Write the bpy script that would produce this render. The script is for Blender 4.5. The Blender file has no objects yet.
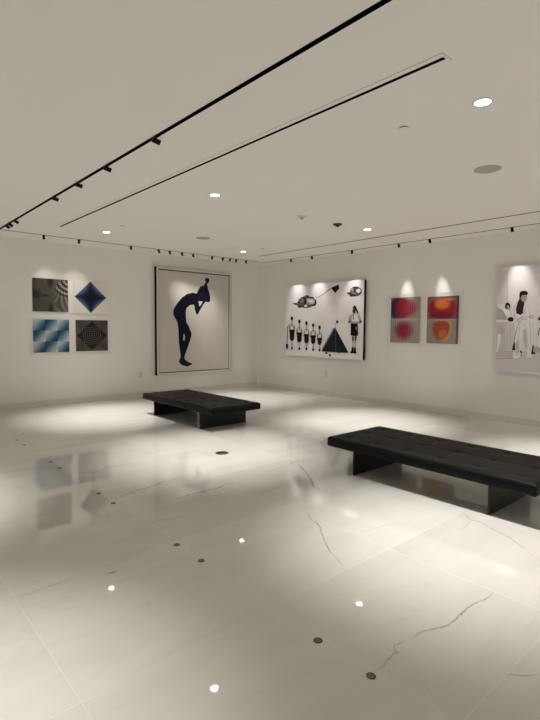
LIGHTC = (1.0, .962, .902)
WALLC, CEILC, BASEC = (.85, .836, .803), (.875, .86, .828), (.74, .72, .65)
DL_POWER, DL_ANGLE, DL_BLEND, DL_NEAR = 465, 60, 1.0, .66
SPOT_L, SPOT_R = 1.0, 42
FLOOR_ROUGH, FLOOR_IOR = .035, 1.8
EXPOSURE = 0.16
DATA_FIGURE = [('blue',[(-1.597,2.473),(-1.612,2.503),(-1.586,2.532),(-1.55,2.545),(-1.505,2.536),(-1.481,2.496),(-1.508,2.444),(-1.55,2.404),(-1.535,2.361),(-1.517,2.288),(-1.481,2.203),(-1.46,2.13),(-1.469,2.017),(-1.529,2.0),(-1.589,2.012),(-1.648,1.944),(-1.751,1.793),(-1.794,1.718),(-1.838,1.734),(-1.872,1.843),(-1.889,1.934),(-1.994,1.923),(-2.079,1.855),(-2.101,1.787),(-2.099,1.667),(-2.088,1.559),(-2.052,1.475),(-2.077,1.547),(-2.004,1.415),(-1.953,1.301),(-1.965,1.233),(-2.022,1.075),(-2.079,0.942),(-2.119,0.846),(-2.141,0.762),(-2.097,0.712),(-2.026,0.672),(-1.946,0.642),(-1.949,0.615),(-1.995,0.605),(-2.049,0.578),(-2.131,0.596),(-2.209,0.619),(-2.258,0.663),(-2.283,0.702),(-2.252,0.749),(-2.233,0.821),(-2.26,0.995),(-2.276,1.115),(-2.283,1.282),(-2.293,1.449),(-2.315,1.563),(-2.301,1.521),(-2.355,1.615),(-2.401,1.685),(-2.416,1.755),(-2.394,1.838),(-2.313,1.947),(-2.203,2.07),(-2.078,2.155),(-1.923,2.195),(-1.823,2.18),(-1.779,2.261),(-1.732,2.332),(-1.715,2.362),(-1.689,2.339),(-1.674,2.379),(-1.648,2.347),(-1.627,2.387),(-1.586,2.444)]),('canvas',[(-1.774,2.019),(-1.662,2.012),(-1.727,1.916),(-1.756,1.903)]),('canvas',[(-2.15,1.306),(-2.12,1.234),(-2.146,1.137),(-2.17,1.162),(-2.165,1.258)]),('bluelit',[(-1.779,2.188),(-1.648,2.244),(-1.627,2.146),(-1.692,2.094),(-1.765,2.115)]),('bluelit',[(-2.022,2.079),(-1.923,2.12),(-1.889,2.085),(-1.994,2.037)]),('bluelit',[(-2.165,1.113),(-2.118,1.101),(-2.129,1.016),(-2.157,0.963)])]
DATA_TENT = [('g2',[(-1.296,1.993),(-1.385,2.005),(-1.488,1.998),(-1.501,2.069),(-1.573,2.113),(-1.644,2.134),(-1.723,2.155),(-1.771,2.163),(-1.836,2.126),(-1.91,2.113),(-1.985,2.077),(-2.04,2.035),(-2.052,1.99),(-1.982,1.932),(-1.887,1.901),(-1.818,1.883),(-1.72,1.877),(-1.62,1.896),(-1.504,1.891),(-1.474,1.936),(-1.385,1.964)]),('g5',[(-1.999,2.017),(-1.996,1.99),(-1.971,1.965),(-1.919,1.951),(-1.858,1.952),(-1.803,1.961),(-1.749,1.974),(-1.707,1.998),(-1.698,2.027),(-1.72,2.053),(-1.753,2.074),(-1.797,2.091),(-1.855,2.098),(-1.915,2.088),(-1.958,2.066),(-1.989,2.043)]),('g3',[(-1.658,2.043),(-1.648,2.025),(-1.623,2.014),(-1.597,2.009),(-1.568,2.005),(-1.536,2.012),(-1.518,2.029),(-1.518,2.048),(-1.525,2.064),(-1.537,2.08),(-1.565,2.09),(-1.598,2.085),(-1.621,2.073),(-1.64,2.06)]),('g4',[(-1.651,2.057),(-1.649,2.051),(-1.643,2.046),(-1.634,2.042),(-1.623,2.04),(-1.611,2.041),(-1.6,2.043),(-1.591,2.048),(-1.584,2.053),(-1.582,2.06),(-1.584,2.066),(-1.59,2.071),(-1.599,2.075),(-1.61,2.077),(-1.622,2.076),(-1.634,2.074),(-1.643,2.069),(-1.649,2.063)]),('white',[(-1.772,1.928),(-1.77,1.918),(-1.762,1.909),(-1.75,1.903),(-1.736,1.9),(-1.72,1.9),(-1.705,1.904),(-1.693,1.911),(-1.685,1.92),(-1.682,1.931),(-1.684,1.941),(-1.692,1.95),(-1.704,1.956),(-1.719,1.96),(-1.735,1.959),(-1.749,1.955),(-1.761,1.948),(-1.769,1.939)]),('g1',[(-1.63,1.916),(-1.616,1.904),(-1.59,1.897),(-1.563,1.892),(-1.53,1.889),(-1.496,1.895),(-1.48,1.907),(-1.479,1.92),(-1.482,1.932),(-1.497,1.943),(-1.528,1.949),(-1.563,1.945),(-1.589,1.937),(-1.612,1.928)]),('g1',[(-1.757,2.019),(-1.752,1.985),(-1.736,1.963),(-1.719,1.951),(-1.7,1.945),(-1.679,1.957),(-1.667,1.988),(-1.666,2.022),(-1.67,2.053),(-1.678,2.083),(-1.696,2.102),(-1.717,2.097),(-1.734,2.076),(-1.746,2.051)]),('g1',[(-1.976,2.097),(-1.971,2.091),(-1.955,2.086),(-1.93,2.083),(-1.9,2.082),(-1.867,2.083),(-1.836,2.087),(-1.811,2.092),(-1.794,2.098),(-1.789,2.104),(-1.794,2.11),(-1.811,2.115),(-1.836,2.118),(-1.866,2.119),(-1.899,2.117),(-1.93,2.114),(-1.954,2.109),(-1.971,2.103)]),('white',[(-1.942,2.023),(-1.94,2.009),(-1.918,1.999),(-1.887,1.997),(-1.856,1.999),(-1.826,2.003),(-1.801,2.014),(-1.795,2.028),(-1.809,2.04),(-1.829,2.048),(-1.854,2.055),(-1.887,2.056),(-1.917,2.048),(-1.931,2.035)]),('g1',[(-2.032,1.941),(-2.033,1.932),(-2.013,1.925),(-1.978,1.923),(-1.945,1.926),(-1.915,1.93),(-1.887,1.936),(-1.876,1.945),(-1.892,1.953),(-1.917,1.958),(-1.944,1.962),(-1.978,1.963),(-2.012,1.958),(-2.027,1.949)]),('g1',[(-2.049,1.996),(-2.048,1.979),(-2.043,1.965),(-2.036,1.955),(-2.028,1.95),(-2.018,1.95),(-2.009,1.956),(-2.002,1.967),(-1.997,1.981),(-1.995,1.997),(-1.996,2.013),(-2.0,2.028),(-2.007,2.038),(-2.016,2.043),(-2.026,2.043),(-2.035,2.037),(-2.042,2.026),(-2.047,2.012)]),('g2',[(-1.647,2.057),(-1.638,2.048),(-1.609,2.044),(-1.58,2.042),(-1.549,2.041),(-1.513,2.044),(-1.492,2.053),(-1.495,2.063),(-1.505,2.07),(-1.517,2.078),(-1.546,2.083),(-1.582,2.081),(-1.608,2.073),(-1.625,2.066)]),('g1',[(-1.56,2.012),(-1.561,2.0),(-1.549,1.991),(-1.527,1.989),(-1.508,1.992),(-1.49,1.996),(-1.472,2.003),(-1.465,2.015),(-1.475,2.025),(-1.49,2.031),(-1.506,2.036),(-1.527,2.038),(-1.548,2.033),(-1.557,2.022)]),('g1',[(-1.825,2.117),(-1.822,2.11),(-1.816,2.104),(-1.805,2.1),(-1.793,2.098),(-1.779,2.099),(-1.766,2.102),(-1.756,2.107),(-1.749,2.113),(-1.746,2.12),(-1.748,2.127),(-1.755,2.132),(-1.766,2.137),(-1.778,2.138),(-1.792,2.138),(-1.805,2.135),(-1.815,2.13),(-1.822,2.124)]),('g1',[(-1.72,2.087),(-1.72,2.076),(-1.71,2.066),(-1.69,2.063),(-1.67,2.067),(-1.653,2.072),(-1.637,2.079),(-1.629,2.09),(-1.636,2.101),(-1.652,2.107),(-1.669,2.11),(-1.689,2.112),(-1.71,2.108),(-1.721,2.098)]),('g3',[(-1.851,1.986),(-1.851,1.977),(-1.836,1.97),(-1.813,1.969),(-1.792,1.97),(-1.771,1.973),(-1.753,1.98),(-1.748,1.989),(-1.759,1.997),(-1.773,2.003),(-1.79,2.008),(-1.814,2.009),(-1.835,2.003),(-1.844,1.994)]),('g2',[(-2.042,2.088),(-2.17,2.124),(-2.288,2.171),(-2.428,2.261),(-2.419,2.268),(-2.279,2.179),(-2.163,2.133),(-2.036,2.097)]),('g2',[(-2.284,2.179),(-2.37,2.215),(-2.45,2.266),(-2.442,2.273),(-2.363,2.222),(-2.278,2.187)]),('black',[(-2.446,2.278),(-2.654,2.338),(-2.68,2.257),(-2.573,2.166)]),('g2',[(-2.865,2.157),(-2.916,2.17),(-2.967,2.167),(-2.953,2.206),(-2.995,2.248),(-3.046,2.27),(-3.109,2.27),(-3.171,2.255),(-3.243,2.21),(-3.253,2.153),(-3.206,2.099),(-3.145,2.082),(-3.051,2.076),(-2.961,2.077),(-2.939,2.114),(-2.887,2.136)]),('white',[(-3.221,2.179),(-3.215,2.165),(-3.205,2.153),(-3.189,2.144),(-3.168,2.141),(-3.147,2.147),(-3.13,2.158),(-3.116,2.17),(-3.109,2.185),(-3.113,2.2),(-3.127,2.211),(-3.145,2.217),(-3.166,2.221),(-3.188,2.218),(-3.206,2.208),(-3.216,2.194)]),('g4',[(-3.062,2.2),(-3.062,2.185),(-3.048,2.174),(-3.027,2.172),(-3.008,2.174),(-2.989,2.178),(-2.971,2.189),(-2.968,2.205),(-2.977,2.218),(-2.99,2.227),(-3.006,2.236),(-3.027,2.237),(-3.046,2.228),(-3.055,2.214)]),('g3',[(-3.109,2.144),(-3.101,2.136),(-3.089,2.127),(-3.065,2.122),(-3.035,2.124),(-3.013,2.132),(-2.998,2.14),(-2.986,2.15),(-2.987,2.161),(-3.008,2.168),(-3.036,2.168),(-3.062,2.167),(-3.089,2.163),(-3.111,2.155)]),('g1',[(-3.115,2.095),(-3.111,2.09),(-3.098,2.086),(-3.078,2.084),(-3.054,2.083),(-3.028,2.084),(-3.003,2.087),(-2.983,2.091),(-2.969,2.096),(-2.965,2.101),(-2.969,2.106),(-2.982,2.11),(-3.002,2.113),(-3.027,2.113),(-3.053,2.112),(-3.078,2.109),(-3.098,2.105),(-3.111,2.1)]),('g1',[(-3.171,2.247),(-3.167,2.242),(-3.157,2.239),(-3.14,2.237),(-3.12,2.237),(-3.099,2.238),(-3.078,2.24),(-3.062,2.244),(-3.051,2.249),(-3.047,2.254),(-3.051,2.258),(-3.061,2.261),(-3.078,2.263),(-3.098,2.264),(-3.12,2.262),(-3.14,2.26),(-3.156,2.256),(-3.167,2.251)]),('g1',[(-3.084,2.186),(-3.083,2.171),(-3.08,2.157),(-3.075,2.147),(-3.068,2.142),(-3.061,2.142),(-3.054,2.148),(-3.048,2.158),(-3.044,2.172),(-3.042,2.188),(-3.043,2.204),(-3.046,2.218),(-3.052,2.227),(-3.058,2.233),(-3.066,2.232),(-3.073,2.226),(-3.078,2.216),(-3.082,2.202)]),('g2',[(-3.022,2.181),(-3.02,2.174),(-3.015,2.169),(-3.007,2.165),(-2.998,2.163),(-2.987,2.163),(-2.978,2.166),(-2.97,2.171),(-2.964,2.177),(-2.962,2.184),(-2.964,2.191),(-2.969,2.196),(-2.977,2.2),(-2.986,2.202),(-2.997,2.202),(-3.006,2.199),(-3.014,2.194),(-3.02,2.188)]),('g1',[(-3.01,2.127),(-3.009,2.121),(-3.004,2.115),(-2.996,2.111),(-2.986,2.109),(-2.976,2.109),(-2.966,2.112),(-2.958,2.117),(-2.953,2.123),(-2.951,2.13),(-2.953,2.137),(-2.958,2.142),(-2.966,2.147),(-2.975,2.148),(-2.985,2.148),(-2.995,2.145),(-3.003,2.14),(-3.008,2.134)]),('g2',[(-3.245,2.138),(-3.244,2.13),(-3.24,2.123),(-3.233,2.119),(-3.226,2.116),(-3.217,2.117),(-3.209,2.12),(-3.202,2.125),(-3.198,2.132),(-3.196,2.14),(-3.198,2.148),(-3.202,2.154),(-3.208,2.159),(-3.216,2.161),(-3.224,2.161),(-3.232,2.158),(-3.239,2.153),(-3.243,2.146)]),('black',[(-2.608,1.618),(-2.683,1.58),(-2.615,1.529)]),('g4',[(-2.59,1.554),(-2.582,1.459),(-2.594,1.458),(-2.602,1.553)]),('tent',[(-2.585,1.462),(-2.952,0.955),(-2.697,0.947),(-2.61,0.951),(-2.406,0.95),(-2.234,0.952),(-2.228,0.995),(-2.413,1.245)]),('g3',[(-2.585,1.466),(-2.523,1.443),(-2.227,1.015),(-2.234,0.966),(-2.363,1.156)]),('g2',[(-2.587,1.439),(-2.608,0.959),(-2.621,0.959),(-2.6,1.44)]),('black',[(-2.389,0.924),(-2.387,0.916),(-2.381,0.908),(-2.373,0.903),(-2.362,0.9),(-2.35,0.899),(-2.339,0.901),(-2.33,0.906),(-2.324,0.913),(-2.321,0.921),(-2.323,0.929),(-2.329,0.936),(-2.338,0.942),(-2.349,0.945),(-2.361,0.946),(-2.372,0.943),(-2.381,0.938),(-2.387,0.932)]),('black',[(-2.407,0.905),(-2.479,0.903),(-2.481,0.851),(-2.445,0.858)]),('g1',[(-2.741,0.953),(-2.739,0.947),(-2.731,0.942),(-2.72,0.937),(-2.705,0.935),(-2.69,0.934),(-2.675,0.935),(-2.663,0.939),(-2.655,0.943),(-2.652,0.949),(-2.655,0.955),(-2.663,0.961),(-2.674,0.965),(-2.689,0.968),(-2.704,0.968),(-2.719,0.967),(-2.731,0.964),(-2.739,0.959)]),('g4',[(-2.234,0.938),(-2.94,0.939),(-2.94,0.947),(-2.234,0.946)]),('g4',[(-3.012,1.728),(-3.06,1.734),(-3.174,1.742),(-3.227,1.676),(-3.259,1.603),(-3.245,1.543),(-3.138,1.536),(-3.017,1.539),(-3.008,1.559),(-2.944,1.569),(-2.959,1.629),(-2.983,1.695)]),('white',[(-3.033,1.72),(-3.164,1.729),(-3.207,1.644),(-3.189,1.579),(-3.033,1.579),(-3.006,1.645)]),('g3',[(-3.151,1.69),(-3.194,1.625),(-3.222,1.576),(-3.237,1.581),(-3.209,1.63),(-3.166,1.696)]),('black',[(-3.05,1.889),(-3.083,1.904),(-3.117,1.877),(-3.134,1.838),(-3.182,1.758),(-3.17,1.742),(-3.132,1.762),(-3.11,1.809),(-3.058,1.813),(-3.035,1.827)]),('skin',[(-3.109,1.776),(-3.107,1.762),(-3.1,1.751),(-3.09,1.742),(-3.077,1.738),(-3.064,1.738),(-3.051,1.743),(-3.04,1.752),(-3.032,1.764),(-3.03,1.777),(-3.032,1.791),(-3.038,1.803),(-3.049,1.811),(-3.062,1.816),(-3.075,1.815),(-3.088,1.81),(-3.099,1.801),(-3.106,1.789)]),('black',[(-3.115,1.795),(-3.112,1.791),(-3.104,1.787),(-3.092,1.785),(-3.077,1.783),(-3.061,1.784),(-3.046,1.785),(-3.034,1.789),(-3.026,1.793),(-3.023,1.797),(-3.026,1.802),(-3.033,1.806),(-3.046,1.808),(-3.061,1.81),(-3.077,1.809),(-3.092,1.807),(-3.104,1.804),(-3.112,1.8)]),('black',[(-3.05,1.729),(-3.041,1.678),(-3.046,1.62),(-3.067,1.621),(-3.062,1.678),(-3.071,1.726)]),('skin',[(-2.995,1.576),(-2.993,1.568),(-2.987,1.561),(-2.977,1.556),(-2.966,1.553),(-2.953,1.553),(-2.941,1.556),(-2.931,1.561),(-2.925,1.568),(-2.922,1.576),(-2.924,1.584),(-2.931,1.591),(-2.94,1.596),(-2.952,1.599),(-2.964,1.599),(-2.976,1.596),(-2.986,1.591),(-2.992,1.584)]),('skin',[(-3.266,1.578),(-3.264,1.57),(-3.259,1.563),(-3.251,1.557),(-3.242,1.554),(-3.231,1.554),(-3.221,1.557),(-3.213,1.563),(-3.207,1.57),(-3.205,1.578),(-3.207,1.587),(-3.212,1.594),(-3.22,1.6),(-3.23,1.602),(-3.24,1.602),(-3.25,1.599),(-3.259,1.594),(-3.264,1.587)]),('g2',[(-2.96,1.696),(-2.941,1.605),(-2.954,1.603),(-2.973,1.695)]),('black',[(-2.994,1.548),(-3.17,1.539),(-3.183,1.307),(-3.103,1.291),(-2.997,1.306)]),('g3',[(-3.15,1.447),(-3.149,1.435),(-3.146,1.424),(-3.141,1.416),(-3.135,1.411),(-3.129,1.411),(-3.123,1.415),(-3.118,1.424),(-3.114,1.435),(-3.113,1.447),(-3.114,1.46),(-3.116,1.471),(-3.121,1.479),(-3.127,1.483),(-3.133,1.483),(-3.14,1.479),(-3.145,1.471),(-3.148,1.46)]),('skin',[(-3.028,1.29),(-3.082,1.287),(-3.082,1.195),(-3.035,1.194)]),('skin',[(-3.098,1.287),(-3.153,1.298),(-3.142,1.197),(-3.105,1.196)]),('g5',[(-3.035,1.192),(-3.082,1.193),(-3.076,1.071),(-3.043,1.07)]),('g5',[(-3.103,1.194),(-3.142,1.195),(-3.132,1.07),(-3.099,1.068)]),('g3',[(-3.039,1.157),(-3.139,1.16),(-3.138,1.171),(-3.038,1.168)]),('black',[(-3.031,1.077),(-3.076,1.071),(-3.082,1.001),(-3.088,0.95),(-2.98,0.949),(-2.989,0.968),(-3.026,1.003)]),('black',[(-3.09,1.072),(-3.136,1.07),(-3.136,1.004),(-3.158,0.949),(-3.084,0.946)]),('g4',[(-1.238,1.392),(-1.225,1.457),(-1.26,1.52),(-1.353,1.52),(-1.389,1.458),(-1.379,1.393)]),('white',[(-1.269,1.405),(-1.264,1.497),(-1.35,1.497),(-1.347,1.405)]),('g2',[(-1.219,1.488),(-1.21,1.352),(-1.228,1.351),(-1.238,1.488)]),('g2',[(-1.376,1.488),(-1.39,1.353),(-1.408,1.354),(-1.394,1.489)]),('skirt',[(-1.23,1.404),(-1.386,1.406),(-1.384,1.198),(-1.348,1.155),(-1.277,1.153),(-1.24,1.194)]),('g2',[(-1.294,1.624),(-1.297,1.467),(-1.318,1.468),(-1.315,1.624)]),('black',[(-1.343,1.655),(-1.341,1.639),(-1.335,1.625),(-1.324,1.615),(-1.312,1.61),(-1.298,1.61),(-1.285,1.616),(-1.275,1.626),(-1.268,1.64),(-1.265,1.655),(-1.267,1.671),(-1.274,1.685),(-1.284,1.695),(-1.297,1.7),(-1.31,1.7),(-1.323,1.695),(-1.334,1.684),(-1.341,1.67)]),('g5',[(-1.277,1.153),(-1.348,1.155),(-1.343,1.008),(-1.288,1.006)]),('g3',[(-1.283,1.065),(-1.345,1.067),(-1.345,1.075),(-1.283,1.074)]),('black',[(-1.349,0.988),(-1.347,0.977),(-1.341,0.967),(-1.333,0.96),(-1.322,0.956),(-1.31,0.955),(-1.299,0.959),(-1.291,0.965),(-1.285,0.975),(-1.282,0.985),(-1.284,0.996),(-1.29,1.006),(-1.299,1.013),(-1.309,1.017),(-1.321,1.018),(-1.332,1.014),(-1.341,1.008),(-1.346,0.998)]),('g4',[(-1.478,1.332),(-1.465,1.396),(-1.499,1.458),(-1.589,1.459),(-1.624,1.398),(-1.614,1.334)]),('white',[(-1.508,1.345),(-1.503,1.436),(-1.586,1.436),(-1.584,1.346)]),('g2',[(-1.46,1.427),(-1.451,1.293),(-1.468,1.292),(-1.477,1.427)]),('g2',[(-1.611,1.428),(-1.625,1.295),(-1.642,1.296),(-1.628,1.429)]),('skirt',[(-1.47,1.344),(-1.621,1.346),(-1.619,1.17),(-1.584,1.128),(-1.516,1.126),(-1.479,1.167)]),('g2',[(-1.532,1.557),(-1.535,1.407),(-1.555,1.407),(-1.552,1.557)]),('black',[(-1.579,1.588),(-1.577,1.572),(-1.571,1.559),(-1.561,1.549),(-1.549,1.543),(-1.536,1.543),(-1.523,1.549),(-1.513,1.559),(-1.506,1.572),(-1.504,1.588),(-1.506,1.603),(-1.512,1.617),(-1.522,1.627),(-1.534,1.632),(-1.547,1.632),(-1.56,1.627),(-1.57,1.616),(-1.577,1.603)]),('g5',[(-1.516,1.126),(-1.584,1.128),(-1.579,1.005),(-1.526,1.003)]),('g3',[(-1.521,1.05),(-1.582,1.052),(-1.581,1.06),(-1.521,1.058)]),('black',[(-1.585,0.984),(-1.583,0.974),(-1.577,0.964),(-1.569,0.957),(-1.559,0.953),(-1.548,0.952),(-1.537,0.956),(-1.528,0.962),(-1.523,0.971),(-1.52,0.982),(-1.522,0.992),(-1.528,1.002),(-1.536,1.009),(-1.546,1.013),(-1.558,1.014),(-1.568,1.01),(-1.577,1.004),(-1.582,0.995)]),('g4',[(-1.704,1.299),(-1.692,1.362),(-1.723,1.423),(-1.807,1.424),(-1.84,1.363),(-1.831,1.301)]),('white',[(-1.732,1.311),(-1.727,1.401),(-1.804,1.401),(-1.802,1.312)]),('g2',[(-1.686,1.392),(-1.678,1.26),(-1.695,1.26),(-1.703,1.392)]),('g2',[(-1.828,1.393),(-1.841,1.262),(-1.857,1.263),(-1.844,1.394)]),('skirt',[(-1.696,1.311),(-1.837,1.313),(-1.835,1.152),(-1.803,1.11),(-1.739,1.108),(-1.705,1.148)]),('g2',[(-1.753,1.518),(-1.756,1.373),(-1.776,1.373),(-1.773,1.518)]),('black',[(-1.799,1.549),(-1.797,1.533),(-1.791,1.52),(-1.782,1.51),(-1.77,1.505),(-1.757,1.505),(-1.745,1.51),(-1.735,1.52),(-1.729,1.533),(-1.726,1.549),(-1.728,1.564),(-1.734,1.577),(-1.744,1.587),(-1.756,1.592),(-1.768,1.592),(-1.78,1.587),(-1.79,1.577),(-1.797,1.564)]),('g5',[(-1.739,1.108),(-1.803,1.11),(-1.798,1.009),(-1.748,1.007)]),('g3',[(-1.744,1.043),(-1.801,1.045),(-1.8,1.053),(-1.744,1.051)]),('black',[(-1.805,0.989),(-1.803,0.978),(-1.798,0.969),(-1.79,0.962),(-1.779,0.958),(-1.769,0.957),(-1.758,0.96),(-1.75,0.967),(-1.744,0.976),(-1.742,0.986),(-1.744,0.997),(-1.749,1.006),(-1.757,1.013),(-1.768,1.017),(-1.778,1.018),(-1.789,1.014),(-1.797,1.008),(-1.802,0.999)]),('g4',[(-1.909,1.278),(-1.897,1.34),(-1.927,1.401),(-2.01,1.401),(-2.041,1.342),(-2.032,1.28)]),('white',[(-1.936,1.291),(-1.931,1.379),(-2.007,1.379),(-2.005,1.292)]),('g2',[(-1.892,1.37),(-1.884,1.24),(-1.901,1.239),(-1.909,1.37)]),('g2',[(-2.029,1.371),(-2.042,1.242),(-2.058,1.243),(-2.045,1.372)]),('skirt',[(-1.902,1.29),(-2.039,1.292),(-2.037,1.145),(-2.005,1.104),(-1.944,1.102),(-1.91,1.142)]),('g2',[(-1.958,1.473),(-1.96,1.351),(-1.979,1.351),(-1.977,1.473)]),('black',[(-2.002,1.503),(-2.0,1.488),(-1.994,1.475),(-1.985,1.465),(-1.974,1.459),(-1.961,1.459),(-1.949,1.465),(-1.94,1.474),(-1.933,1.487),(-1.931,1.503),(-1.933,1.518),(-1.939,1.531),(-1.948,1.541),(-1.959,1.546),(-1.972,1.546),(-1.984,1.541),(-1.993,1.531),(-2.0,1.518)]),('g5',[(-1.944,1.102),(-2.005,1.104),(-2.001,1.0),(-1.953,0.998)]),('g3',[(-1.948,1.036),(-2.003,1.038),(-2.003,1.046),(-1.948,1.044)]),('black',[(-2.007,0.981),(-2.006,0.97),(-2.001,0.961),(-1.993,0.954),(-1.983,0.95),(-1.972,0.95),(-1.962,0.953),(-1.954,0.959),(-1.949,0.968),(-1.947,0.978),(-1.948,0.989),(-1.954,0.998),(-1.961,1.005),(-1.971,1.009),(-1.982,1.009),(-1.992,1.006),(-2.0,1.0),(-2.005,0.991)]),('g4',[(-2.108,1.226),(-2.098,1.288),(-2.124,1.347),(-2.194,1.348),(-2.222,1.29),(-2.214,1.229)]),('white',[(-2.132,1.239),(-2.127,1.326),(-2.192,1.327),(-2.191,1.24)]),('g2',[(-2.093,1.317),(-2.086,1.189),(-2.103,1.188),(-2.109,1.317)]),('g2',[(-2.21,1.319),(-2.222,1.191),(-2.237,1.192),(-2.226,1.32)]),('skirt',[(-2.102,1.238),(-2.22,1.241),(-2.217,1.127),(-2.191,1.087),(-2.138,1.085),(-2.109,1.123)]),('g2',[(-2.148,1.43),(-2.151,1.298),(-2.169,1.299),(-2.167,1.43)]),('black',[(-2.191,1.46),(-2.189,1.445),(-2.184,1.432),(-2.175,1.423),(-2.164,1.417),(-2.151,1.417),(-2.14,1.422),(-2.131,1.432),(-2.124,1.445),(-2.122,1.46),(-2.124,1.474),(-2.129,1.488),(-2.138,1.497),(-2.15,1.502),(-2.162,1.502),(-2.173,1.497),(-2.183,1.488),(-2.189,1.475)]),('g5',[(-2.138,1.085),(-2.191,1.087),(-2.187,1.0),(-2.146,0.998)]),('g3',[(-2.142,1.028),(-2.189,1.029),(-2.189,1.037),(-2.142,1.035)]),('black',[(-2.196,0.98),(-2.195,0.97),(-2.19,0.961),(-2.182,0.954),(-2.172,0.95),(-2.162,0.95),(-2.153,0.953),(-2.145,0.959),(-2.139,0.968),(-2.137,0.978),(-2.139,0.988),(-2.144,0.997),(-2.152,1.004),(-2.161,1.008),(-2.171,1.008),(-2.181,1.005),(-2.189,0.999),(-2.194,0.99)]),('g1',[(-1.157,1.471),(-1.148,1.069),(-1.17,1.07),(-1.179,1.471)]),('black',[(-1.116,1.072),(-1.199,1.075),(-1.191,0.986),(-1.161,0.947),(-1.123,0.984)]),('g2',[(-1.242,1.538),(-1.175,1.474),(-1.151,1.399),(-1.169,1.396),(-1.192,1.468),(-1.256,1.531)])]
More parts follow.
